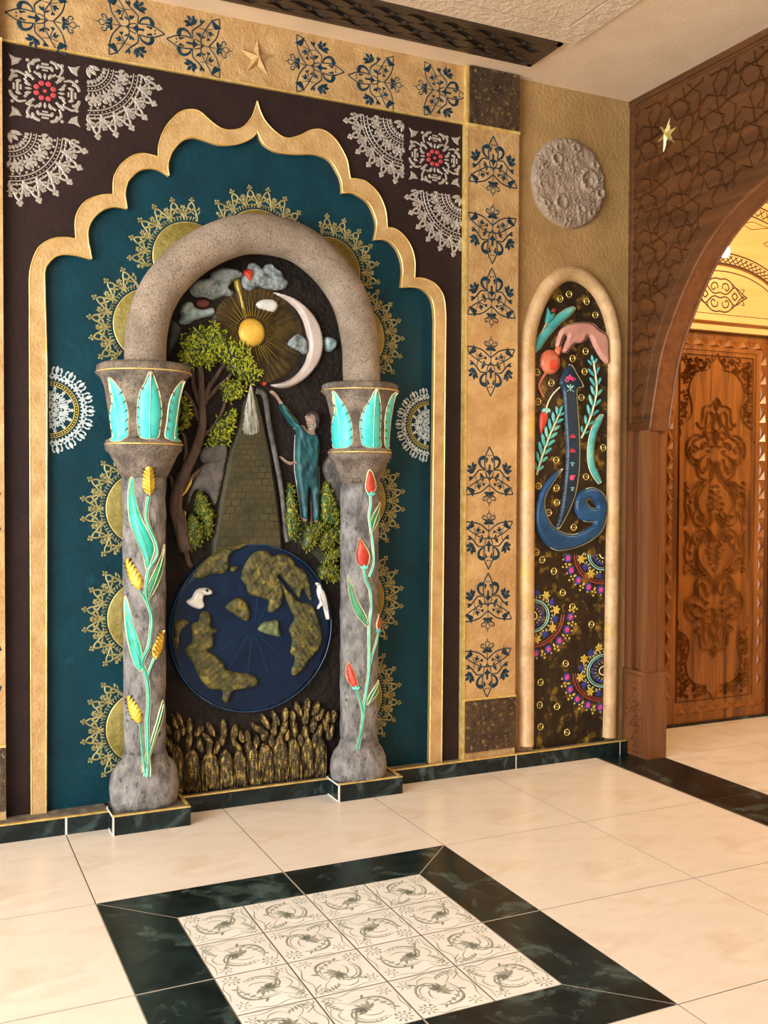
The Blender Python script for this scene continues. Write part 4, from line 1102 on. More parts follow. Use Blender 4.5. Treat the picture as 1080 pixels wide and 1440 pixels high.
AP = [on_wall(a, b, CY) for a, b in [(204, 519), (204.5, 490), (207, 462), (216, 428), (235, 395), (270, 361), (315, 337), (362, 329), (418, 342), (463, 378), (493, 425), (506, 480), (508, 520), (509, 546)]]
AS = spline(AP, 6)
t = tube('stone_arch', [(a, CY, b) for a, b in AS], 0.0765, M_STONE, None, ns=28)
tag(t, 'thick rounded taupe stone arch resting on the two column capitals', 'arch')

# ================================================================== RELIEF SCENE UNDER THE ARCH
YI = 0.004
arch_in = [(cl.cx, ZB)]+[(cl.cx, 1.6)]+[tuple(p) for p in AS]+[(cr_.cx, 1.6), (cr_.cx, ZB)]
slab('relief_backdrop', arch_in, -YI, -0.02, M_DARK, wall_back)
im = wallmap(YI)
IW = lambda crop, L, h=0.02: W(crop, L, YI-h)
def rthing(name, label, cat, crop, L, h, m, group=None, **kw):
    return tag(relief(name, IW(crop, L, h), h, m, kw.pop('mp', im), None, **kw), label, cat, group)
M_RAYS = mat('sunray_bronze', '#241a0a', '#4f3f18', 14, rough=0.45, metal=0.25, bump=0.6, bscale=50)
M_SUN = mat('sun_gold', '#b8861f', '#dcb64a', 12, rough=0.5, metal=0.15, bump=0.4, bscale=40)
M_CLOUD = mat('cloud_grey_paint', '#4f5a5a', '#9aa3a2', 22, 0.38, 0.6, rough=0.6, bump=0.6, bscale=60, bdist=0.008, c3='#c8cdca', scale3=14, lo3=0.55, hi3=0.72)
M_CLOUDW = mat('cloud_white_paint', '#b9bab2', '#d0d0c8', 18, rough=0.6)
M_CLOUDB = mat('cloud_blue_paint', '#5d7478', '#a4b4b4', 18, 0.38, 0.6, rough=0.6, bump=0.5, bscale=60)
M_MOON = mat('crescent_silver', '#a8988e', '#c4b7ad', 14, rough=0.4, bump=0.3, bscale=70)
M_TRUNK = mat('trunk_brown', '#2e211a', '#5b463a', 30, rough=0.6, bump=0.8, bscale=60, stretch=(2, 2, 0.5))
M_FOL = mat('foliage_green', '#26300f', '#58661a', 30, 0.4, 0.6, rough=0.55, c3='#a8a824', scale3=42, lo3=0.50, hi3=0.62)
M_FOLB = mat('foliage_bright', '#3a5a12', '#7d9420', 30, 0.4, 0.6, rough=0.55, c3='#c9bd30', scale3=42, lo3=0.52, hi3=0.64)
M_BUSH = mat('bush_green', '#16210c', '#33471a', 40, 0.4, 0.6, rough=0.55, c3='#7f7a20', scale3=55, lo3=0.56, hi3=0.66)
M_CYP = mat('cypress_green', '#1c3a1a', '#3a5f26', 40, 0.4, 0.6, rough=0.55, c3='#a08f22', scale3=45, lo3=0.54, hi3=0.64)
M_ROCK = mat('rock_grey', '#3a3632', '#6a6560', 18, rough=0.7, bump=0.8, bscale=40, bdist=0.01)
# sun with radial rays
rc = np.array(IW('sky', [(595, 545)], 0.01)[0]); sc_ = np.array(IW('sky', [(562, 528)], 0.02)[0])
sun = thing('sun_relief', 'golden relief sun with bronze ray disc above the tree', 'sun', (sc_[0], YI, sc_[1]))
def rays_field(Q, d):
    a = np.arctan2(Q[:, 1]-sc_[1], Q[:, 0]-sc_[0]); return 0.0016*np.sin(a*47+3*np.sin(a*5))+0.0012*np.sin(a*83+2*np.sin(a*7))
relief('ray_disc', [(rc[0]+0.195*math.cos(q)*1.0, rc[1]+0.195*math.sin(q)) for q in np.arange(24)*2*math.pi/24], 0.008, M_RAYS, im, sun, width=0.03, res=0.0065, field=rays_field)
relief('sun_disc', [(sc_[0]+0.056*math.cos(q), sc_[1]+0.058*math.sin(q)) for q in np.arange(20)*2*math.pi/20], 0.026, M_SUN, wallmap(YI-0.006), sun, res=0.006)
relief('light_beam', IW('sky', [(452, 225), (480, 210), (498, 225), (530, 420), (545, 450), (512, 450), (480, 330)], 0.01), 0.016, mat('beam_gold', '#6b571c', '#a08a34', 25, rough=0.4, metal=0.4, stretch=(2, 2, 0.4)), im, sun, res=0.008)
o = Orn()
for k in range(46):
    a = k*2*math.pi/46+0.05*math.sin(k*7); r1 = 0.10+0.05*(0.5+0.5*math.sin(k*3.7))
    o.stroke([(sc_[0]+0.064*math.cos(a), sc_[1]+0.064*math.sin(a)), (sc_[0]+r1*math.cos(a), sc_[1]+r1*math.sin(a))], 0.0045, curve=False, taper=(1, 0.2))
o.obj('gilt_ray', mat('ray_gilt', '#8a7024', '#ab9038', 30, rough=0.35, metal=0.5), 0.006, wallmap(YI-0.010), sun)
CL = [('large grey relief cloud touching the red heart, over the sun beam', M_CLOUD, [(205, 290), (212, 248), (260, 215), (318, 205), (335, 172), (390, 145), (450, 148), (500, 165), (515, 195), (480, 215), (445, 240), (432, 265), (460, 285), (452, 312), (400, 315), (340, 332), (290, 318), (240, 320)]),
      ('grey relief cloud with bumpy top beside the red heart, over the crescent tip', M_CLOUD, [(500, 228), (520, 178), (540, 150), (548, 122), (575, 113), (605, 128), (625, 147), (650, 125), (685, 122), (712, 150), (742, 170), (755, 200), (780, 230), (765, 265), (720, 278), (660, 275), (600, 262), (560, 285), (520, 270)]),
      ('blue grey relief cloud just above the tree crown', M_CLOUDB, [(140, 470), (152, 430), (145, 395), (175, 350), (215, 345), (235, 375), (280, 390), (335, 378), (353, 405), (335, 428), (280, 440), (235, 455), (190, 478)]),
      ('small smooth white relief cloud beside the sun', M_CLOUDW, [(583, 360), (615, 333), (680, 328), (715, 350), (718, 388), (690, 410), (640, 400), (597, 388)]),
      ('pale grey relief cloud against the inside of the crescent', M_CLOUD, [(768, 590), (790, 560), (830, 532), (870, 550), (888, 575), (895, 640), (870, 655), (830, 635), (790, 620)]),
      ('small grey green relief cloud outside the crescent', M_CLOUDB, [(990, 562), (1020, 550), (1058, 568), (1066, 608), (1030, 640), (995, 625)])]
for i, (lab, m_, L) in enumerate(CL):
    rthing('cloud_relief', lab, 'cloud', 'sky', L, 0.024, m_, 'relief clouds', width=0.02, res=0.007, noise=0.0 if m_ is M_CLOUDW else 0.004, nscale=40, seed=i)
rthing('dark_cloud_relief', 'dark teal grey cloud fragment beside the arch foot and tree crown', 'cloud', 'sky', [(62, 600), (75, 520), (90, 455), (130, 470), (150, 510), (140, 560), (110, 620), (70, 660)], 0.014, mat('dark_cloud_paint', '#1e2422', '#39413e', 18, rough=0.6), 'relief clouds', width=0.02, res=0.009)
rthing('heart_relief', 'small red heart shaped relief between the two upper clouds', 'heart', 'sky', [(514, 178), (528, 157), (548, 150), (570, 165), (573, 195), (552, 234), (530, 212)], 0.034, M_TULIP, width=0.012, res=0.005)
rthing('heart_relief', 'dark red oval relief between the grey and blue grey clouds', 'heart', 'sky', [(230, 350), (260, 330), (310, 340), (318, 365), (290, 385), (245, 380)], 0.016, mat('dark_red_paint', '#4a2018', '#6b3024', 15, rough=0.5), width=0.012, res=0.006)
rthing('moon_crescent', 'large silver crescent moon relief', 'crescent', 'sky', [(678, 288), (740, 296), (820, 326), (890, 380), (945, 450), (976, 530), (983, 610), (965, 690), (920, 760), (860, 815), (790, 848), (720, 850), (678, 832), (740, 820), (800, 795), (850, 750), (885, 690), (898, 620), (893, 550), (870, 460), (830, 390), (780, 345), (720, 310)], 0.030, M_MOON, width=0.013, res=0.006)
# tree
tb = on_wall(268, 790, YI)
tree = thing('tree_relief', 'relief tree with twisting brown trunk and lime green crown', 'tree', (tb[0], YI, tb[1]))
def branch(crop, L, r0, r1, name='branch'):
    up = max(0.010, 0.62*max(r0, r1))
    P = spline([(a, YI-up, b) for a, b in IW(crop, L, up)], 6)
    return tube(name, P, [r0, r1], M_TRUNK, tree, ns=10, flat=(1, 0.62))
branch('px', [(262, 775), (253, 735), (247, 715), (250, 690), (262, 660), (276, 630), (284, 600), (284, 570), (283, 540), (282, 515)], 0.032, 0.010, name='trunk')
branch('px', [(284, 575), (276, 555), (272, 540), (271, 520)], 0.014, 0.007); branch('px', [(287, 568), (294, 545), (305, 528), (316, 512)], 0.013, 0.007)
branch('px', [(290, 562), (306, 545), (318, 534), (326, 525)], 0.010, 0.006); branch('px', [(258, 550), (270, 566), (278, 585), (284, 602)], 0.007, 0.013)
branch('px', [(284, 615), (300, 600), (312, 580), (318, 560)], 0.009, 0.006); branch('px', [(250, 700), (262, 680), (290, 655), (318, 648)], 0.012, 0.006)
branch('px', [(247, 700), (243, 680), (238, 668)], 0.012, 0.005); branch('px', [(258, 660), (262, 635), (258, 610)], 0.010, 0.006)
branch('px', [(250, 730), (258, 760), (265, 790), (270, 797)], 0.016, 0.008)
def foliage(name, crop, L, m, parent, h=0.03, seed=0, cnt=160, ln=0.016, base_m=None):
    P = IW(crop, L, h); b = relief(name, P, h, base_m or m, im, parent, width=0.03, res=0.008, noise=0.007, nscale=45, seed=seed)
    Pp = resample(spline(P, 6, True), 0.006); lo, hi = Pp.min(0), Pp.max(0); r = np.random.RandomState(seed+11)
    o = Orn(); k = 0
    Q = np.stack([r.uniform(lo[0], hi[0], cnt*3), r.uniform(lo[1], hi[1], cnt*3)], 1); Q = Q[inside(Q, Pp)][:cnt]
    c = Q.mean(0)
    hs = []
    dd = bdist(Q, [Pp])
    V = []; F = []
    for q, d in zip(Q, dd):
        a = r.uniform(0, 6.28); L_ = ln*r.uniform(0.6, 1.3); y0 = YI-h*math.sqrt(max(0.0, 1-(1-min(1, d/0.03))**2))-0.0005
        dv = np.array([math.cos(a), math.sin(a)]); nv = np.array([-dv[1], dv[0]])
        kk = len(V)
        for s_, w_, hh in ((0, 0.35, 0.001), (0.5, 1.0, 0.006), (1, 0.15, 0.009)):
            p = q+dv*L_*s_; ww = nv*L_*0.2*w_
            V += [(p[0]+ww[0], y0-hh+0.004, p[1]+ww[1]), (p[0], y0-hh, p[1]), (p[0]-ww[0], y0-hh+0.004, p[1]-ww[1])]
        for e in (0, 3): F += [(kk+e, kk+e+1, kk+e+4, kk+e+3), (kk+e+1, kk+e+2, kk+e+5, kk+e+4)]
    lf = obj('leaf_tufts', V, F, m, b); lf['kind'] = 'stuff'
    return b
M_TUFT = mat('leaf_tuft_lime', '#5d7018', '#b4b42c', 60, 0.35, 0.6, rough=0.5)
M_TUFTD = mat('leaf_tuft_olive', '#3c4a14', '#8f8a24', 60, 0.35, 0.6, rough=0.5)
M_CROWN = mat('crown_dark_green', '#141c08', '#2f3b12', 30, rough=0.6)
for i, (L, c) in enumerate((([(130, 680), (150, 620), (145, 570), (180, 530), (240, 490), (300, 490), (345, 465), (385, 510), (430, 530), (435, 570), (500, 590), (545, 620), (575, 650), (575, 700), (600, 730), (630, 765), (600, 800), (570, 830), (520, 820), (480, 790), (440, 760), (420, 720), (370, 700), (320, 745), (280, 720), (240, 735), (200, 760), (150, 740)], 700),
                ([(385, 860), (400, 820), (440, 800), (490, 805), (525, 845), (525, 885), (490, 915), (450, 935), (400, 920)], 120),
                ([(300, 1180), (310, 1140), (345, 1080), (360, 1030), (410, 1010), (430, 980), (470, 990), (470, 1040), (450, 1100), (440, 1160), (400, 1190)], 170),
                ([(130, 930), (150, 900), (190, 920), (210, 980), (210, 1040), (180, 1080), (145, 1120), (135, 1050)], 110))):
    foliage('crown', 'sky', L, M_TUFT, tree, h=0.034, seed=i, cnt=c, base_m=M_CROWN)
# brick tower
M_TOWER = mat('tower_olive_brick', '#26230f', '#3b351a', 14, rough=0.6, bump=0.5, bscale=60)
M_TOWERB = mat('tower_brick_face', '#2c2812', '#4a4322', 10, rough=0.6, bump=0.5, bscale=70, c3='#625a34', scale3=6, lo3=0.6, hi3=0.8)
M_TIP = mat('tower_tip_silver', '#3b3820', '#b5b5a8', 30, 0.38, 0.58, rough=0.5, stretch=(3, 3, 0.35))
tw = on_wall(350, 765, YI)
tower = thing('tower_relief', 'tapering olive brick tower relief with silver tip standing on the globe', 'tower', (tw[0], YI, tw[1]))
TL = [(350, 548), (345, 561), (335, 600), (322, 640), (312, 690), (299, 762), (299, 790), (400, 790), (398, 740), (391, 690), (383, 640), (373, 590), (364, 556), (357, 541), (353, 539)]
relief('tower_wall', IW('px', TL, 0.02), 0.020, M_TOWER, im, tower, width=0.02, res=0.01, curve=False)
V = []; F = []
Lx = lambda y: np.interp(y, [541, 561, 600, 640, 690, 762, 790], [351, 345, 335, 322, 312, 299, 296]); Rx = lambda y: np.interp(y, [541, 556, 590, 640, 690, 740, 790], [356, 364, 373, 383, 391, 398, 402])
yy = 566.0; row = 0
while yy < 772:
    hgt = 5.5+6.5*(yy-560)/200; y1 = yy+hgt*0.86
    nb = max(2, int((Rx(yy)-Lx(yy)-8)/(7+6*(yy-560)/200)))
    for k in range(-1, nb+1):
        f0 = (k+(0.5 if row % 2 else 0)+0.06)/nb; f1 = (k+1+(0.5 if row % 2 else 0)-0.06)/nb
        f0 = max(0.02, f0); f1 = min(0.98, f1)
        if f1-f0 < 0.03: continue
        qs = []
        for f, y in ((f0, yy), (f1, yy), (f1, y1), (f0, y1)):
            l, r = Lx(y)+4, Rx(y)-4; qs.append(on_wall(l+(r-l)*f, y, YI-0.02))
        k0 = len(V)
        V += [(a, YI-0.017, b) for a, b in qs]+[(a*0.92+np.mean([q[0] for q in qs])*0.08, YI-0.0207, b*0.92+np.mean([q[1] for q in qs])*0.08) for a, b in qs]
        F += [(k0+4, k0+5, k0+6, k0+7)]+[(k0+j, k0+(j+1) % 4, k0+4+(j+1) % 4, k0+4+j) for j in range(4)]
    yy += hgt; row += 1
tag(obj('bricks', V, F, M_TOWERB, tower), kind='stuff')
relief('tower_tip', IW('sky', [(553, 828), (566, 870), (585, 950), (600, 1030), (606, 1110), (570, 1130), (520, 1130), (500, 1100), (515, 1010), (530, 930), (543, 865)], 0.024), 0.004, M_TIP, wallmap(YI-0.0195), tower, res=0.006)
tube('tower_edge', spline([(a, YI-0.016, b) for a, b in IW('px', [(360, 550), (372, 557), (379, 600), (387, 640), (396, 690), (401, 740), (404, 762)], 0.016)], 5), [0.012, 0.009], M_ROCK, tower, ns=8)
# rocks behind
for lab, L in (('grey rounded boulder relief between the tree trunk and the tower', [(278, 668), (285, 655), (310, 644), (320, 645), (312, 690), (304, 712), (294, 695), (276, 690), (268, 712), (264, 720), (268, 690)]),
               ('light grey stone relief under the lower tree foliage', [(282, 640), (290, 628), (318, 620), (322, 640), (316, 650), (290, 652)]),
               ('dark boulder relief behind the robed man and the tulip column', [(465, 640), (478, 645), (484, 700), (480, 720), (468, 690), (455, 660)])):
    rthing('rock_relief', lab, 'rock', 'px', L, 0.018, M_ROCK, 'relief rocks', width=0.02, res=0.009, noise=0.003, nscale=30)
# robed man reaching up
M_SKIN = mat('relief_skin', '#7d6656', '#a08674', 25, rough=0.6, bump=0.3)
M_ROBE = mat('teal_robe', '#0a3238', '#1c5c60', 20, 0.35, 0.65, rough=0.5, bump=0.6, bscale=40, stretch=(2, 2, 0.6))
M_HAIR = mat('dark_hair', '#1a120e', '#30231c', 30, rough=0.7)
MB = [(150, 180), (158, 172), (172, 176), (192, 196), (208, 222), (222, 240), (240, 256), (262, 292), (292, 336), (306, 348), (330, 352), (340, 372), (346, 352), (338, 340), (342, 334), (334, 322), (338, 316), (330, 310), (338, 300),
      (346, 290), (362, 284), (382, 292), (390, 312), (388, 340), (384, 362), (384, 390), (396, 402), (404, 440), (402, 500), (398, 560), (402, 640), (404, 740), (402, 836), (392, 848), (372, 846), (366, 760), (356, 690), (348, 680), (346, 760),
      (344, 838), (326, 846), (312, 834), (302, 740), (290, 650), (280, 600), (278, 552), (262, 556), (236, 546), (212, 528), (198, 512), (206, 505), (226, 518), (250, 532), (278, 530), (278, 480), (284, 420), (288, 380), (276, 372), (250, 334), (222, 296), (206, 258), (198, 234), (180, 208), (160, 192)]
mt = on_wall(440, 735, YI)
man = tag(relief('person', IW('man', MB, 0.03), 0.026, M_SKIN, im, None, width=0.016, res=0.005, closed_n=3), 'bearded man relief in a teal robe reaching one arm up to the crescent', 'person')
robe = [(206, 240), (224, 240), (262, 292), (292, 336), (312, 350), (334, 378), (360, 392), (384, 390), (398, 404), (405, 440), (402, 500), (399, 560), (403, 640), (405, 740), (402, 828), (372, 838), (366, 760), (358, 690), (348, 680), (346, 760), (343, 832), (316, 828), (302, 740), (289, 650), (279, 590), (277, 540), (277, 480), (283, 420), (287, 384), (250, 336), (222, 296), (203, 262)]
def folds(Q, d): return 0.0016*np.sin(Q[:, 0]*120+3*np.sin(Q[:, 1]*30))+0.0018*vnoise(Q, 34, 9)
rb = relief('robe', IW('man', robe, 0.036), 0.034, M_ROBE, im, man, width=0.02, res=0.005, closed_n=3, field=folds)
rb['label'] = 'teal robe with trousers'
relief('hair', IW('man', [(336, 300), (344, 284), (364, 274), (390, 284), (402, 312), (398, 345), (394, 372), (384, 366), (386, 338), (378, 328), (373, 312), (360, 299)], 0.034), 0.034, M_HAIR, im, man, width=0.008, res=0.004)
relief('beard', IW('man', [(344, 346), (352, 340), (366, 342), (378, 332), (386, 340), (384, 366), (372, 376), (356, 372), (346, 360)], 0.034), 0.034, mat('grey_beard', '#6a6058', '#94887e', 40, rough=0.7), im, man, width=0.008, res=0.004)
relief('maroon_cloth', IW('man', [(350, 670), (357, 690), (365, 760), (370, 845), (350, 850), (347, 770)], 0.02), 0.018, mat('maroon_cloth', '#2a1010', '#401818', 15, rough=0.6), im, man, width=0.008, res=0.006)
o = Orn(); A = IW('man', [(338, 312), (344, 309), (350, 312)], 0.036); o.stroke(A, 0.0022); A = IW('man', [(335, 305), (343, 300), (352, 304)], 0.036); o.stroke(A, 0.0024); A = IW('man', [(339, 337), (346, 335), (352, 338)], 0.036); o.stroke(A, 0.0022)
o.obj('face_lines', M_HAIR, 0.002, wallmap(YI-0.0265), man)
o = Orn(); o.stroke(IW('man', [(280, 400), (277, 470), (277, 560), (288, 650), (301, 740), (312, 828)], 0.03), 0.005, taper=(0.5, 0.5)); o.stroke(IW('man', [(226, 246), (262, 294), (300, 342)], 0.03), 0.004); o.stroke(IW('man', [(400, 560), (404, 640), (406, 700)], 0.03), 0.004)
o.obj('pale_outline', mat('pale_halo_paint', '#9c958a', '#bdb6aa', 20, rough=0.6), 0.004, wallmap(YI-0.006), man)
rthing('apple_relief', 'tiny red apple relief between the man\'s raised hand and the leaves', 'apple', 'sky', [(622, 822), (636, 814), (650, 826), (642, 842), (626, 838)], 0.014, M_TULIP, res=0.003)
# shrubs
BUSH = [('man', 'tall cypress shrub relief between the tower and the robed man', M_CYP, [(226, 790), (236, 700), (252, 648), (276, 690), (294, 760), (302, 840), (300, 920), (250, 945), (228, 880)], 'cypress_relief'),
        ('man', 'tall cypress shrub relief between the robed man and the tulip column', M_CYP, [(405, 790), (412, 690), (440, 630), (468, 680), (492, 750), (505, 800), (500, 865), (440, 850), (408, 830)], 'cypress_relief'),
        ('earth', 'pointed cypress shrub relief against the tower foot on the tree side', M_CYP, [(205, 245), (216, 190), (235, 184), (258, 220), (285, 270), (300, 310), (292, 380), (268, 420), (245, 380), (236, 320), (204, 290)], 'cypress_relief'),
        ('earth', 'lower pointed shrub relief beside the tree trunk, above the globe', M_CYP, [(150, 420), (160, 350), (180, 300), (200, 296), (225, 330), (246, 360), (245, 410), (225, 470), (185, 480), (160, 450)], 'cypress_relief'),
        ('man', 'round shrub relief directly below the robed man\'s feet', M_BUSH, [(318, 900), (335, 865), (390, 838), (440, 840), (440, 870), (405, 925), (360, 985), (318, 975)], 'bush_relief'),
        ('man', 'round shrub relief touching the tulip column, below the taller cypress', M_BUSH, [(398, 930), (425, 885), (470, 862), (512, 862), (516, 900), (490, 950), (440, 985), (402, 975)], 'bush_relief'),
        ('man', 'small shrub relief beside the tulip column, between two round shrubs', M_BUSH, [(418, 1040), (435, 1005), (470, 978), (512, 970), (514, 1010), (480, 1045), (440, 1060)], 'bush_relief'),
        ('earth', 'lowest round shrub relief, between the globe rim and tulip column', M_BUSH, [(825, 585), (845, 558), (885, 545), (930, 560), (942, 605), (925, 640), (880, 645), (840, 625)], 'bush_relief')]
for i, (crop, lab, m_, L, nm) in enumerate(BUSH):
    b = foliage(nm, crop, L, M_TUFTD, None, h=0.036, seed=20+i, cnt=150, ln=0.014, base_m=m_)
    tag(b, lab, 'shrub', 'relief shrubs')
relief_soil = rthing('soil_relief', 'rough dark earth bank relief between the shrubs and the globe', 'soil', 'earth', [(640, 360), (660, 440), (720, 450), (790, 500), (850, 560), (900, 560), (930, 500), (930, 420), (800, 340), (740, 320)], 0.014, mat('soil_green', '#171a0c', '#2c3014', 25, rough=0.7, bump=0.8, bscale=40), res=0.012, noise=0.003)
for lab, L in (('upper golden twig relief across the tree trunk', [(182, 112), (188, 128), (160, 190), (100, 240), (88, 246), (95, 225), (150, 170)]), ('lower golden twig relief beside the tree trunk', [(146, 282), (158, 290), (150, 330), (135, 400), (124, 415), (120, 390), (138, 330)])):
    rthing('twig_relief', lab, 'twig', 'earth', L, 0.030, mat('twig_gold', '#a08020', '#d0b040', 30, rough=0.45), 'golden twigs', width=0.006, res=0.005)

# ------------------------------------------------------------------ globe
gc = np.array(IW('earth', [(488, 876)], 0.02)[0]); ga = IW('earth', [(75, 876), (905, 876)], 0.02); gv = IW('earth', [(488, 447), (488, 1305)], 0.02)
GA, GB = (ga[1][0]-ga[0][0])/2, (gv[0][1]-gv[1][1])/2
globe = thing('globe_relief', 'round earth relief with navy sea and mossy gold continents', 'globe', (gc[0], YI, gc[1]-GB))
M_SEA = mat('navy_sea_paint', '#03152b', '#07223d', 6, rough=0.4, spec=0.3, bump=0.4, bscale=30, bdist=0.006)
M_LAND = mat('continent_moss', '#2b2c10', '#5c5420', 26, 0.38, 0.6, rough=0.5, bump=0.8, bscale=70, bdist=0.01, c3='#9c8a2c', scale3=22, lo3=0.56, hi3=0.7)
M_LANDG = mat('continent_sage', '#4c5836', '#6f7a50', 24, rough=0.55, bump=0.6, bscale=60)
GH = 0.026
relief('sea_disc', [(gc[0]+GA*math.cos(q), gc[1]+GB*math.sin(q)) for q in np.arange(48)*2*math.pi/48], GH, M_SEA, im, globe, width=0.008, res=0.014, closed_n=3)
o = Orn()
o.stroke([(gc[0]+(GA-0.006)*math.cos(q), gc[1]+(GB-0.006)*math.sin(q)) for q in np.arange(60)*2*math.pi/60], 0.004, True, n=2)
for a in np.arange(14)*2*math.pi/14:
    o.stroke([(gc[0]+0.03*math.cos(a), gc[1]+0.03*math.sin(a)), (gc[0]+GA*0.55*math.cos(a+0.1), gc[1]+GB*0.55*math.sin(a+0.1))], 0.0016, curve=False)
o.obj('engraved_rays', mat('sea_line', '#0c3558', '#184a70', 10, rough=0.4), 0.0012, wallmap(YI-GH-0.0003), globe)
gm = wallmap(YI-GH)
LAND = [([(190, 600), (230, 550), (300, 495), (380, 465), (450, 452), (455, 462), (400, 485), (370, 510), (365, 575), (340, 600), (290, 605), (230, 628), (200, 622)], M_LAND),
        ([(375, 570), (395, 562), (416, 565), (410, 585), (382, 592)], M_LAND),
        ([(430, 620), (455, 545), (500, 492), (560, 485), (590, 510), (640, 500), (690, 525), (710, 560), (750, 580), (775, 640), (785, 700), (788, 745), (770, 720), (745, 680), (735, 700), (728, 730), (700, 690), (665, 650), (640, 620), (620, 610), (640, 660), (640, 740), (620, 780), (580, 802), (565, 780), (572, 740), (520, 720), (470, 705), (455, 660)], M_LAND),
        ([(625, 625), (650, 660), (690, 705), (730, 740), (785, 755), (810, 800), (830, 860), (842, 925), (820, 985), (790, 1020), (765, 1050), (740, 1090), (700, 1118), (685, 1095), (705, 1030), (680, 1000), (690, 940), (675, 880), (700, 830), (680, 780), (655, 720), (635, 680)], M_LAND),
        ([(350, 770), (395, 730), (420, 722), (455, 745), (475, 800), (465, 842), (430, 830), (390, 805)], M_LAND),
        ([(515, 885), (540, 850), (580, 840), (618, 838), (622, 880), (635, 920), (600, 918), (555, 905)], M_LANDG),
        ([(90, 850), (130, 832), (168, 845), (150, 870), (122, 900), (115, 970), (97, 978), (88, 910)], M_LAND),
        ([(180, 860), (215, 840), (225, 800), (260, 792), (280, 830), (275, 870), (315, 885), (300, 905), (290, 910), (290, 960), (270, 990), (258, 988), (300, 1015), (340, 1050), (350, 1080), (400, 1100), (470, 1108), (510, 1130), (510, 1165), (450, 1185), (388, 1195), (375, 1230), (355, 1258), (335, 1235), (335, 1195), (270, 1185), (220, 1130), (190, 1060), (150, 1000), (155, 970), (185, 940)], M_LAND)]
for i, (L, m_) in enumerate(LAND):
    relief('continent', IW('earth', L, 0.035), 0.020, m_, gm, globe, width=0.014, res=0.0065, noise=0.0045, nscale=34, seed=40+i, closed_n=4)
M_IVORY = mat('ivory_white', '#c0bab0', '#dad5cc', 20, rough=0.5)
hd = tag(relief('animal_head_relief', IW('earth', [(155, 742), (182, 722), (198, 692), (218, 677), (255, 673), (276, 680), (290, 692), (284, 706), (262, 712), (246, 712), (240, 732), (246, 765), (222, 782), (176, 766)], 0.04), 0.024, M_IVORY, gm, None, width=0.012, res=0.005), 'white animal head relief with dark eye on the navy globe', 'animal head')
o = Orn(); c = IW('earth', [(257, 687)], 0.05)[0]; o.dot(c, 0.0075, 10); c = IW('earth', [(286, 694)], 0.05)[0]; o.dot(c, 0.005, 8); o.obj('eye', M_HAIR, 0.003, wallmap(YI-GH-0.021), hd)
relief('ear', IW('earth', [(205, 695), (225, 690), (240, 700), (238, 725), (225, 735), (215, 715)], 0.05), 0.008, M_IVORY, wallmap(YI-GH-0.021), hd, res=0.004)
dv = tag(relief('dove_relief', IW('earth', [(806, 652), (818, 645), (832, 650), (842, 672), (858, 700), (870, 750), (880, 825), (876, 834), (864, 832), (852, 785), (842, 765), (830, 775), (814, 792), (822, 765), (832, 745), (822, 720), (816, 690), (818, 664)], 0.04), 0.022, M_IVORY, gm, None, width=0.010, res=0.0045), 'white dove relief perched upright at the globe rim by the tulip column', 'dove')
o = Orn(); o.stroke(IW('earth', [(838, 690), (848, 720), (852, 750), (864, 790)], 0.05), 0.003); o.stroke(IW('earth', [(832, 700), (836, 730), (846, 755)], 0.05), 0.003); c = IW('earth', [(822, 656)], 0.05)[0]; o.dot(c, 0.003, 6)
o.obj('wing_line', mat('feather_grey', '#77726a', rough=0.6), 0.0015, wallmap(YI-GH-0.021), dv)

# ------------------------------------------------------------------ wheat bed
M_WB = mat('bronze_leaf', '#20160a', '#6b5426', 60, 0.38, 0.6, rough=0.45, metal=0.15, bump=0.9, bscale=90, bdist=0.010, c3='#c2a552', scale3=60, lo3=0.52, hi3=0.64, stretch=(1.6, 1.6, 0.5))
wb0 = on_wall(350, 1112, YI)
wbed = thing('wheat_bed', 'bed of bronze gold leaves and stalks growing below the globe', 'wheat', (wb0[0], YI, ZB))
LEAVES = [(25, 185, -25, 80), (68, 150, -20, 80), (98, 135, -20, 80), (160, 175, 5, 80), (88, 230, 5, 75), (158, 262, 10, 95), (25, 265, -30, 70), (218, 205, 40, 70), (285, 195, -25, 80), (262, 245, -45, 75), (222, 285, -10, 80), (278, 300, 5, 80), (320, 300, 20, 70),
          (360, 190, 0, 100), (352, 262, 10, 60), (425, 210, 10, 80), (435, 285, -35, 85), (462, 235, -10, 70), (505, 290, 10, 75), (550, 185, -45, 75), (605, 150, -25, 85), (585, 205, -40, 70), (550, 270, 10, 70), (600, 230, 15, 60), (665, 130, -20, 80), (655, 190, 5, 80),
          (720, 110, 15, 80), (715, 180, 20, 80), (765, 115, 0, 60), (798, 75, -15, 80), (848, 60, 15, 80), (840, 115, 5, 90), (770, 165, -10, 80), (730, 225, 10, 70), (775, 205, 5, 70), (900, 75, 25, 80), (925, 105, 30, 80), (885, 170, 15, 80), (840, 210, 0, 80),
          (920, 205, 10, 90), (965, 130, 15, 80), (1005, 120, 10, 70), (985, 210, 15, 90), (960, 180, 0, 60), (50, 300, -10, 90), (120, 200, 8, 60), (500, 235, 5, 60), (640, 260, 0, 70), (690, 240, 12, 70), (810, 260, 0, 70), (890, 260, 8, 80)]
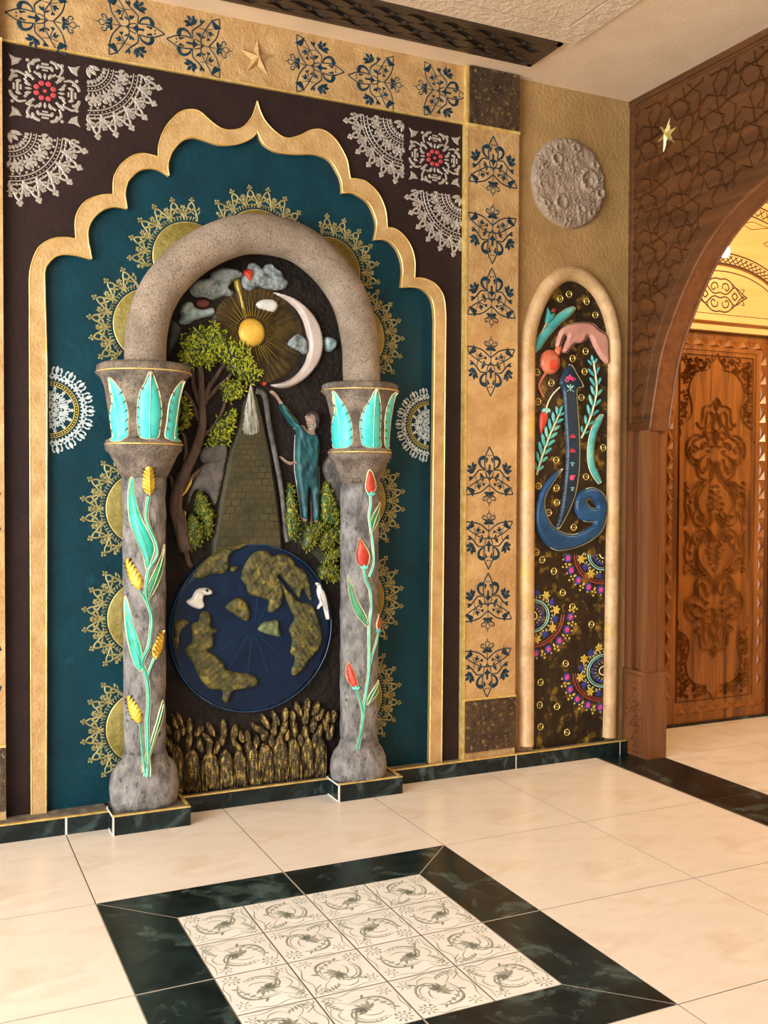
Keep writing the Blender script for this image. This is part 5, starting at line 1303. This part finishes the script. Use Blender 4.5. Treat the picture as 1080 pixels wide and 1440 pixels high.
def blade(x, y, a, ln, wd, h, name='wheat_leaf'):
    a = math.radians(a); d = (math.sin(a), -math.cos(a)); n_ = (-d[1], d[0])
    L = [(x+d[0]*ln*q+n_[0]*wd*w_, y+d[1]*ln*q+n_[1]*wd*w_) for q, w_ in ((-0.5, 0.25), (-0.2, 0.5), (0.15, 0.48), (0.4, 0.25), (0.5, 0), (0.4, -0.25), (0.15, -0.48), (-0.2, -0.5), (-0.5, -0.25))]
    c_ = np.mean(IW('wh', L, h), 0)
    def rib(Q, d): u = (Q[:, 0]-c_[0])*math.cos(a)-(Q[:, 1]-c_[1])*math.sin(a)*-1.0; return -0.004*np.exp(-(u/0.0025)**2)+0.0015*np.sin((Q[:, 1]-c_[1])*420+np.abs(u)*300)
    relief(name, IW('wh', L, h), h, M_WB, im, wbed, width=0.010, res=0.0055, closed_n=3, field=rib)
def sheaf(x, y, wd, h):
    yb = 565-(x-90)*0.1235
    L = [(x-wd*0.5, yb), (x-wd*0.52, (y+yb)/2), (x-wd*0.48, y), (x-wd*0.25, y-45), (x, y-60), (x+wd*0.25, y-45), (x+wd*0.48, y), (x+wd*0.52, (y+yb)/2), (x+wd*0.5, yb)]
    P = [(p, max(q, ZB)) for p, q in IW('wh', L, h)]
    relief('sheaf', P, h, M_WB, im, wbed, width=0.016, res=0.0065, closed_n=3, field=lambda Q, d: 0.0035*np.sin(Q[:, 0]*640+3*np.sin(Q[:, 1]*40)))
for x, y, a, ln in LEAVES: blade(x, y, a, ln*1.15, 36, 0.028)
for x, y, w_ in ((85, 345, 80), (175, 365, 85), (285, 385, 95), (375, 375, 85), (455, 372, 80), (605, 335, 95), (690, 300, 95), (770, 300, 75), (850, 290, 75), (925, 290, 65), (530, 345, 75)): sheaf(x, y, w_, 0.030)
V = []; F = []; rr = np.random.RandomState(3)
for k in range(120):
    u = rr.uniform(80, 960); yb = 565-(u-90)*0.1235; yt = np.interp(u, [80, 500, 960], [380, 390, 300])+rr.uniform(-30, 50)
    a = on_wall(230+u/4.1538, 980+yb/4.1538, YI-0.02); b = on_wall(230+(u+rr.uniform(-12, 12))/4.1538, 980+yt/4.1538, YI-0.02)
    hh = rr.uniform(0.018, 0.034); w_ = rr.uniform(0.003, 0.006); k0 = len(V)
    for p, f in ((a, 0.9), (((a[0]+b[0])/2, (a[1]+b[1])/2), 1.1), (b, 0.6)):
        V += [(p[0]-w_, YI-hh*f*0.5, max(p[1], ZB)), (p[0], YI-hh*f-0.004, max(p[1], ZB)), (p[0]+w_, YI-hh*f*0.5, max(p[1], ZB))]
    for e in (0, 3): F += [(k0+e, k0+e+1, k0+e+4, k0+e+3), (k0+e+1, k0+e+2, k0+e+5, k0+e+4)]
tag(obj('stalks', V, F, M_WB, wbed), kind='stuff')
P = [(a, max(b, ZB)) for a, b in IW('wh', [(40, 400), (960, 300), (955, 470), (90, 575)], 0.01)]
relief('stalk_bank', P, 0.012, mat('bronze_dark', '#241a0e', '#3e3018', 25, rough=0.5, bump=0.8, bscale=50, stretch=(3, 3, 0.4)), im, wbed, width=0.02, res=0.02, curve=False)

# ================================================================== GOLD STAR, MOON PLAQUE, WOOD STAR
def star_relief(name, c2, R, r, n, h, m, mp, rot, label, cat_):
    V = [(c2[0], c2[1], h)]
    for k in range(2*n):
        q = rot+math.pi*k/n; rad = (R if np.isscalar(R) else R[(k//2) % len(R)]) if k % 2 == 0 else r
        V.append((c2[0]+rad*math.cos(q), c2[1]+rad*math.sin(q), 0.0))
    F = [(0, 1+k, 1+(k+1) % (2*n)) for k in range(2*n)]
    o_ = obj(name, [mp(*v) for v in V], F, m)
    return tag(o_, label, cat_)
c = on_wall(362, 82, -0.012)
star_relief('plaster_star', c, 0.078, 0.028, 5, 0.022, M_FRIEZE, wallmap(-0.012), math.pi/2, 'gold plaster five pointed star in the middle of the frieze', 'star')
p = hit(938, 189, 0, XA)
star_relief('brass_star', (p[1], p[2]), [0.082, 0.066, 0.074], 0.024, 6, 0.018, M_BRASS, sidemap(XA), math.pi/2+0.3, 'small shiny brass six pointed star on the dark wooden wall', 'star')
# moon plaque
mc = on_wall(800, 257.5, -0.01); MR = 0.205
r = np.random.RandomState(5)
CR_ = [((182, 675), 24), ((190, 740), 12), ((318, 765), 44), ((318, 770), 22), ((200, 855), 30), ((283, 885), 18), ((262, 628), 18), ((190, 625), 14), ((165, 640), 10), ((230, 600), 12), ((345, 700), 16), ((365, 820), 22), ((330, 900), 16), ((140, 860), 14), ((230, 930), 14), ((180, 910), 10), ((120, 780), 12), ((290, 940), 12), ((130, 700), 9)]
CRW = []
for q, rad in CR_:
    a = W('tr', [q], -0.01)[0]; CRW.append((a, rad/3*2.95e-3*1.0))
for k in range(210):
    a = r.uniform(0, 6.28); d = MR*math.sqrt(r.uniform(0, 0.93)); CRW.append(((mc[0]+d*math.cos(a), mc[1]+d*math.sin(a)), r.uniform(0.005, 0.011)))
def craters(Q, d):
    out = 0.0026*vnoise(Q, 22, 3)+0.0022*vnoise(Q, 48, 4)
    for (x, z), rad in CRW:
        t = np.hypot(Q[:, 0]-x, Q[:, 1]-z)/rad
        out += min(rad, 0.02)*0.55*np.exp(-((t-1)/0.2)**2)-min(rad, 0.02)*0.5*np.exp(-(t/0.82)**6)
    return out
M_MPL = mat('moon_plaster', '#87735d', '#a5907a', 12, rough=0.6, bump=0.6, bscale=90, bdist=0.006)
tag(relief('moon_plaque', [(mc[0]+MR*math.cos(q), mc[1]+(MR+0.002)*math.sin(q)) for q in np.arange(40)*2*math.pi/40], 0.024, M_MPL, wallmap(0.0), None, width=0.03, res=0.0052, field=craters, closed_n=3), 'round beige cratered full moon plaque on the ochre wall', 'moon plaque')

# ================================================================== SNAKE NICHE
NY = 0.0
NI = [(750, 1046), (750.5, 800), (751.5, 520), (752, 480), (755, 463), (763, 437), (775, 414), (790, 399), (804, 396), (819, 402), (836, 419), (848, 440), (855, 470), (856, 520), (852, 800), (849, 1036)]
NO = [(741, 1048), (741.5, 800), (742.5, 520), (744, 478), (750, 448), (762, 418), (780, 394), (803, 384), (827, 394), (846, 417), (858, 446), (864, 480), (864.5, 520), (861, 800), (857, 1036)]
niche = thing('snake_niche', 'round topped niche with black gold flecked panel and thick gold frame', 'niche', (*on_wall(800, 1040, 0), 0)[:1] + (0.0, ZB))
pin = [on_wall(a, b, NY-0.004) for a, b in NI]; pin = [(a, max(b, ZB)) for a, b in [tuple(q) for q in spline(pin, 4)]]
M_NPAN = mat('black_gold_panel', '#140f0a', '#2c2113', 14, rough=0.4, bump=0.6, bscale=40, c3='#96782a', scale3=16, lo3=0.54, hi3=0.72)
slab('painted_panel', [(pin[0][0], ZB)]+pin+[(pin[-1][0], ZB)], 0.004, -0.02, M_NPAN, niche)
M_NFR = mat('niche_gold', '#ad895a', '#d0b084', 9, rough=0.45, metal=0.1, bump=0.5, bscale=50, bdist=0.008, c3='#cfae4a', scale3=5, lo3=0.54, hi3=0.72)
pt_ = [on_wall(a, b, NY-0.01) for a, b in NO]
tube('gold_frame', [(a, 0.0, max(b, ZB)) for a, b in resample(spline(pt_, 8), 0.025, False)], 0.036, M_NFR, niche, ns=14, arc=(0, math.pi), flat=(1, 1.15))
nm = wallmap(NY-0.004)
NW = lambda crop, L, h=0.012: W(crop, L, NY-0.004-h)
def nth(name, label, cat_, crop, L, h, m, group=None, **kw): return tag(relief(name, NW(crop, L, h), h, m, nm, None, **kw), label, cat_, group)
M_NAVY = mat('navy_letter', '#0c1c2c', '#163a50', 8, rough=0.4, bump=0.3)
M_WAW = mat('blue_letter', '#0e2f52', '#1f5a86', 7, rough=0.4, bump=0.3, c3='#2a4f9a', scale3=5)
M_HAND = mat('pink_skin', '#b98272', '#cf9a88', 9, rough=0.5)
M_POM = mat('pomegranate_coral', '#b8583c', '#d07a58', 10, rough=0.4)
M_POMR = mat('pomegranate_red', '#b83320', '#d0503a', 14, rough=0.4)
M_PINK = mat('pink_paint', '#c8356a', '#e05a88', 20, rough=0.5)
M_FEA = mat('feather_teal', '#2f8f92', '#56b8b0', 14, rough=0.5, c3='#9fc8a0', scale3=12)
M_RING = mat('gilt_ring_paint', '#a0863a', '#d0b868', 30, rough=0.4, metal=0.4)
M_BLUE = mat('cobalt_paint', '#1d2a78', '#2f3f98', 20, rough=0.5)
M_DRED = mat('brick_red_paint', '#7c2a22', '#943a2e', 20, rough=0.5)
M_MINT = mat('mint_paint', '#7fc4ba', '#a0dcd0', 20, rough=0.5)
def outline(P, parent, m, wd, h):
    o = Orn(); o.stroke(P, wd, True, n=4); return o.obj('cream_outline', m, h, nm, parent)
L = [(280, 488), (318, 540), (346, 594), (318, 602), (316, 660), (325, 800), (328, 960), (315, 1080), (290, 1165), (238, 1268), (222, 1270), (245, 1180), (262, 1050), (270, 900), (262, 760), (256, 640), (248, 600), (238, 568)]
alif = nth('alif_letter', 'tall navy calligraphic letter shaped like a snake with pink flower head', 'letter', 'nt', L, 0.018, M_NAVY, width=0.012, res=0.006, closed_n=4)
outline(NW('nt', L, 0.005), alif, M_CREAM, 0.004, 0.006)
fo = wallmap(NY-0.0225)
o = Orn(); c = np.array(NW('nt', [(281, 560)], 0.02)[0])
for a in (math.pi/2, math.pi/2+1.1, math.pi/2-1.1): o.petal(c, a, 0.024, 0.018)
for s in (1, -1): o.curl((c[0]+s*0.018, c[1]-0.002), 0.011, 0, 0.9, 0.007, s)
for yy_ in (1035,):
    c2 = NW('nt', [(291, yy_)], 0.02)[0]; o.dot(c2, 0.013, 8); o.petal(c2, 0.6, 0.022, 0.012)
o.obj('pink_flower', M_PINK, 0.002, fo, alif)
for yy_ in (842, 912):
    o = Orn(); c2 = np.array(NW('nt', [(294, yy_)], 0.02)[0])
    for a in (0.2, 0.9, 1.57, 2.24, 2.94): o.petal(c2, a, 0.019, 0.010)
    o.obj('red_flower', M_RED, 0.002, fo, alif)
o = Orn()
for yy_ in (970, 1090):
    c2 = np.array(NW('nt', [(292, yy_)], 0.02)[0]); o.stroke([c2+np.array([-0.012, 0.004]), c2+np.array([0, 0.009]), c2+np.array([0.012, 0.004])], 0.003); o.dot(c2, 0.004, 6); o.stroke([c2+np.array([-0.008, -0.006]), c2+np.array([0.008, -0.006])], 0.003, curve=False)
c2 = np.array(NW('nt', [(283, 605)], 0.02)[0])
for s in (1, -1): o.petal(c2, math.pi/2+s*0.9, 0.026, 0.012)
o.stroke([c2+np.array([0, 0.02]), c2+np.array([0, -0.012])], 0.003, curve=False); o.stroke([c2+np.array([-0.02, -0.014]), c2+np.array([0, -0.004]), c2+np.array([0.02, -0.014])], 0.003)
o.obj('mint_mark', M_MINT, 0.002, fo, alif)
WAW = [(246, 992), (205, 1050), (165, 1120), (160, 1180), (185, 1250), (230, 1290), (290, 1310), (350, 1292), (390, 1268), (402, 1246), (375, 1248), (340, 1238), (312, 1195), (314, 1140), (340, 1100), (390, 1083), (435, 1105), (460, 1150), (460, 1210), (435, 1290), (380, 1340), (300, 1375), (220, 1385), (165, 1350), (125, 1280), (118, 1200), (140, 1110), (185, 1040)]
WH = [(360, 1152), (372, 1136), (390, 1138), (414, 1178), (400, 1182), (378, 1176)]
waw = tag(relief('waw_letter', NW('nt', WAW, 0.016), 0.020, M_WAW, nm, None, width=0.014, res=0.006, holes=[NW('nt', WH, 0.016)], closed_n=4), 'blue curled calligraphic letter with cream edge below the navy letter', 'letter')
outline(NW('nt', WAW, 0.005), waw, M_CREAM, 0.0045, 0.007); outline(NW('nt', WH, 0.005), waw, M_CREAM, 0.0045, 0.007)
HN = [(222, 395), (232, 350), (246, 318), (280, 296), (340, 285), (392, 291), (420, 318), (465, 352), (472, 430), (471, 486), (440, 458), (408, 405), (386, 356), (366, 350), (356, 374), (332, 384), (308, 386), (288, 408), (266, 432), (250, 420), (262, 396), (276, 362), (276, 348), (262, 344), (250, 358), (238, 392), (232, 404)]
hand = nth('hand_relief', 'pink hand reaching from the frame holding the pomegranate', 'hand', 'nt', HN, 0.022, M_HAND, width=0.012, res=0.005, closed_n=4)
o = Orn()
for q in ([(300, 330), (286, 352), (276, 380)], [(330, 330), (316, 356), (300, 384)], [(352, 336), (344, 356), (334, 380)]): o.stroke(NW('nt', q, 0.026), 0.003, taper=(0.3, 0.8))
o.obj('finger_crease', M_HAND, 0.0018, wallmap(NY-0.0265), hand)
outline(NW('nt', HN, 0.004), hand, mat('skin_edge', '#d8b09c', rough=0.5), 0.0035, 0.006)
c = np.array(NW('nt', [(195, 475)], 0.02)[0]); e = np.array(NW('nt', [(243, 475)], 0.02)[0]); rad = e[0]-c[0]
pom = thing('pomegranate', 'coral pomegranate hanging from the pink hand', 'fruit', (c[0], NY-0.004, c[1]))
relief('fruit_body', [(c[0]+rad*math.cos(q), c[1]+rad*1.05*math.sin(q)) for q in np.arange(16)*math.pi/8], 0.026, M_POM, nm, pom, res=0.006)
relief('red_flesh', [(c[0]+rad*0.08+rad*0.52*math.cos(q), c[1]-rad*0.22+rad*0.5*math.sin(q)) for q in np.arange(12)*math.pi/6], 0.005, M_POMR, wallmap(NY-0.0275), pom, res=0.006)
relief('stem', NW('nt', [(212, 425), (222, 402), (236, 395), (246, 405), (238, 440), (222, 448)], 0.015), 0.018, M_POM, nm, pom, res=0.005)
o = Orn(); o.stroke(NW('nt', [(168, 530), (144, 566), (136, 600), (156, 645)], 0.008), 0.012, taper=(1, 0.3)); o.obj('blossom_tail', M_POM, 0.010, nm, pom)
def feather(label, path, wd, n, serr=True, grp='teal feathers'):
    P = np.array(NW('nt', path, 0.012)); S_ = spline(P, 8); Ls = resample(S_, 0.004, False)
    base = Ls[0]; t_ = thing('feather', label, 'feather', (base[0], NY-0.004, base[1]), grp)
    o = Orn(); o.stroke(S_, 0.0042, curve=False, taper=(1, 0.4)); o.obj('quill', M_CREAM, 0.013, nm, t_)
    if not serr:
        T = np.gradient(S_, axis=0); T /= np.hypot(*T.T)[:, None]; N_ = np.stack([-T[:, 1], T[:, 0]], 1); q = np.linspace(0, 1, len(S_)); ww = wd*np.interp(q, [0, .15, .5, .85, 1], [.5, .95, 1, .9, .4])
        out = np.vstack([S_+N_*ww[:, None], (S_-N_*ww[:, None])[::-1]])
        v_ = relief('vane', resample(out, 0.012), 0.013, M_FEA, nm, t_, res=0.006, curve=False)
        o = Orn(); o.stroke(resample(out, 0.01), 0.003, True, n=2); o.obj('cream_outline', M_CREAM, 0.005, nm, v_)
        return
    m_ = len(Ls)
    for k in range(n):
        i = int((k+0.5)/n*(m_-2)); d = Ls[i+1]-Ls[i]; a = math.atan2(d[1], d[0])
        sc2 = np.interp(k/n, [0, 0.3, 0.8, 1], [0.7, 1, 0.85, 0.55])
        for s in (1, -1):
            aa = a+s*0.62; ln = wd*2.5*sc2; b = Ls[i]
            out = [(b[0]+x*math.cos(aa)-y*math.sin(aa), b[1]+x*math.sin(aa)+y*math.cos(aa)) for x, y in ((0, 0), (ln*.4, ln*.15), (ln*.85, ln*.12), (ln, 0), (ln*.85, -ln*.12), (ln*.4, -ln*.15))]
            relief('barb', out, 0.010, M_FEA, nm, t_, res=0.006, closed_n=3)
    d = Ls[-1]-Ls[-3]; a = math.atan2(d[1], d[0]); b = Ls[-1]; ln = wd*1.3
    relief('barb', [(b[0]+x*math.cos(a)-y*math.sin(a), b[1]+x*math.sin(a)+y*math.cos(a)) for x, y in ((-ln*.3, 0), (ln*.2, ln*.25), (ln*.8, ln*.15), (ln, 0), (ln*.8, -ln*.15), (ln*.2, -ln*.25))], 0.010, M_FEA, nm, t_, res=0.006, closed_n=3)
feather('smooth teal feather slanting up beside the small bud, over the hand', [(112, 425), (160, 350), (225, 275), (308, 214)], 0.021, 8, False)
feather('fern like teal feather rising beside the navy letter under the hand', [(338, 845), (372, 770), (398, 690), (412, 600), (396, 470)], 0.026, 8)
feather('smooth curved teal feather above the curl of the blue letter', [(432, 1060), (394, 985), (386, 905), (402, 810), (442, 730)], 0.019, 8, False)
feather('fern like teal feather beside the red tulip', [(122, 1022), (150, 930), (190, 820), (236, 718)], 0.028, 8)
tu = thing('niche_tulip', 'red tulip bud hanging on a pale stem beside the navy letter', 'tulip', (*NW('nt', [(160, 760)])[0], 0)[:1]+(NY-0.004, NW('nt', [(160, 820)])[0][1]))
relief('bud', NW('nt', [(143, 724), (160, 712), (178, 730), (176, 765), (160, 795), (148, 826), (138, 785)], 0.014), 0.015, M_POMR, nm, tu, res=0.005)
o = Orn(); o.stroke(NW('nt', [(168, 720), (176, 680), (200, 635), (236, 598)], 0.01), 0.007); o.obj('stem', M_CREAM, 0.008, nm, tu)
o = Orn(); c = np.array(NW('nt', [(166, 706)], 0.01)[0])
for a in (-1.57, -0.8, -2.3): o.petal(c+np.array([0, 0.008]), a, 0.03, 0.018)
o.obj('calyx', M_MINT, 0.017, nm, tu)
sp = thing('niche_bud', 'small teal and red bud above the slanting feather', 'bud', (NW('nt', [(180, 240)])[0][0], NY-0.004, NW('nt', [(165, 320)])[0][1]))
relief('bud', NW('nt', [(165, 282), (172, 240), (178, 204), (192, 238), (216, 240), (200, 275), (180, 290)], 0.012), 0.013, M_FEA, nm, sp, res=0.005)
relief('red_tip', NW('nt', [(194, 232), (204, 214), (218, 220), (212, 238)], 0.012), 0.012, M_DRED, nm, sp, res=0.004)
o = Orn(); o.stroke(NW('nt', [(172, 285), (160, 310), (148, 335)], 0.01), 0.005); o.obj('stem', M_CREAM, 0.008, nm, sp)
# gilt rings dotted over the panel
o = Orn(); o.stroke([(0.0135*math.cos(q), 0.0145*math.sin(q)) for q in np.arange(12)*math.pi/6], 0.006, True, n=2); o.dot((0.001, 0), 0.0042, 6)
ring_me = o.mesh('gilt_ring', M_RING, 0.003, wallmap(0))
RG = [('nt', q) for q in [(233, 172), (275, 150), (360, 185), (402, 250), (355, 425), (292, 460), (350, 523), (190, 578), (335, 648), (127, 668), (213, 950), (357, 1030), (128, 1075), (215, 1085), (217, 1155), (178, 1203), (298, 1275), (440, 890), (122, 525)]] + \
     [('nb', q) for q in [(180, 200), (250, 268), (303, 395), (360, 480), (473, 585), (320, 818), (170, 930), (165, 1065), (268, 1075), (170, 1195), (328, 1228), (145, 155)]]
for crop, q in RG:
    c = NW(crop, [q], 0.0)[0]; inst('gilt_ring', ring_me, niche, (c[0], NY-0.0044, c[1]), (0, rng0.uniform(0, 6), 0))
# painted half mandalas low on the panel
o = Orn(); o.dot((0, 0), 0.021, 12); patch_me = o.mesh('cobalt_patch', M_BLUE, 0.0012, wallmap(0))
o = Orn(); o.flower((0, 0), 0.016, 6, 0, 0.55); pink_me = o.mesh('pink_flower', M_PINK, 0.0022, wallmap(0))
o = Orn(); o.fill([(0, -0.02), (0.016, 0.004), (0.01, 0.016), (0, 0.010), (-0.01, 0.016), (-0.016, 0.004)], False); heart_me = o.mesh('cobalt_heart', M_BLUE, 0.0014, wallmap(0))
def mandala(label, cpx, r_t, r_r, quad_red, quads):
    c = np.array(NW('nb', [cpx], 0.0)[0]); sx_ = 0.0037/4.2353; sz_ = 0.00305/4.2353
    t_ = thing('half_mandala', label, 'mandala', (c[0], NY-0.004, c[1]), 'painted half mandalas in the niche')
    P = lambda r_, a: (c[0]+r_*sx_*math.cos(a), c[1]+r_*sz_*math.sin(a))
    a0, a1 = quads; m2 = wallmap(NY-0.0045)
    o = Orn(); o.stroke([P(r_t, a) for a in np.linspace(a0, a1, 16)], 0.0055, curve=False); o.stroke([P(r_t-12, a) for a in np.linspace(a0, a1, 16)], 0.003, curve=False); o.obj('mint_ring', M_MINT, 0.0016, m2, t_)
    o = Orn(); b0, b1 = quad_red
    o.stroke([P(r_r, a) for a in np.linspace(b0, b1, 16)], 0.008, curve=False); o.stroke([P(r_r-16, a) for a in np.linspace(b0, b1, 16)], 0.005, curve=False); o.obj('red_ring', M_DRED, 0.0016, m2, t_)
    op = Orn(); ob_ = Orn(); oy_ = Orn(); oc = Orn()
    for k in range(5):
        a = b0+(b1-b0)*(k+0.25)/4.5
        fp = P(r_r+42, a); cp_ = inst('cobalt_patch', patch_me, t_, (fp[0], NY-0.0046, fp[1])); inst('pink_flower', pink_me, cp_, (fp[0], NY-0.0056, fp[1]), (0, k, 0))
        for q in (-0.04, 0.04): oy_.dot(P(r_r+62, a+0.18+q), 0.0058, 6)
        oy_.petal(P(r_r+26, a+0.19), a, 0.022, 0.013); oy_.dot(P(r_r+84, a+0.19), 0.006, 6); oy_.dot(P(r_r+74, a+0.02), 0.005, 6)
    nq = int(round((a1-a0)/(math.pi/2)))
    for k in range(4*nq):
        a = a0+(a1-a0)*(k+0.5)/(4*nq)
        if k % 2: inst('cobalt_heart', heart_me, t_, (P(r_t+42, a)[0], NY-0.0046, P(r_t+42, a)[1]), (0, math.pi/2-a, 0))
        else:
            oy_.flower(P(r_t+48, a), 0.024, 6, a, 0.6); oy_.petal(P(r_t+15, a), a, 0.016, 0.012)
            for s in (1, -1): oc.curl(P(r_t+24, a+s*0.2), 0.009, a, 0.8, 0.0028, s)
        oy_.dot(P(r_t+16, a), 0.005, 6)
        ob_.dot(P(r_t-40, a), 0.009, 8); oy_.petal(P(r_t-62, a), a, 0.014, 0.006)
    oc.stroke([P(28, a) for a in np.linspace(a0, a1, 10)], 0.006, curve=False)
    tag(ob_.obj('cobalt_dots', M_BLUE, 0.0012, m2, t_), kind='stuff'); tag(oy_.obj('yellow_florets', M_YELLOW, 0.0018, m2, t_), kind='stuff'); tag(oc.obj('cream_scrolls', M_CREAM, 0.0016, m2, t_), kind='stuff')
mandala('upper quarter mandala with red arc below the blue letter curl', (548, 165), 105, 195, (math.pi, 1.5*math.pi), (math.pi, 1.5*math.pi))
mandala('half mandala with mint ring on the pilaster side of the niche', (122, 535), 104, 200, (-math.pi/2, 0.0), (-math.pi/2, math.pi/2))
mandala('lowest half mandala with mint ring on the pillar side of the niche', (545, 860), 108, 200, (math.pi, 1.5*math.pi), (math.pi/2, 1.5*math.pi))
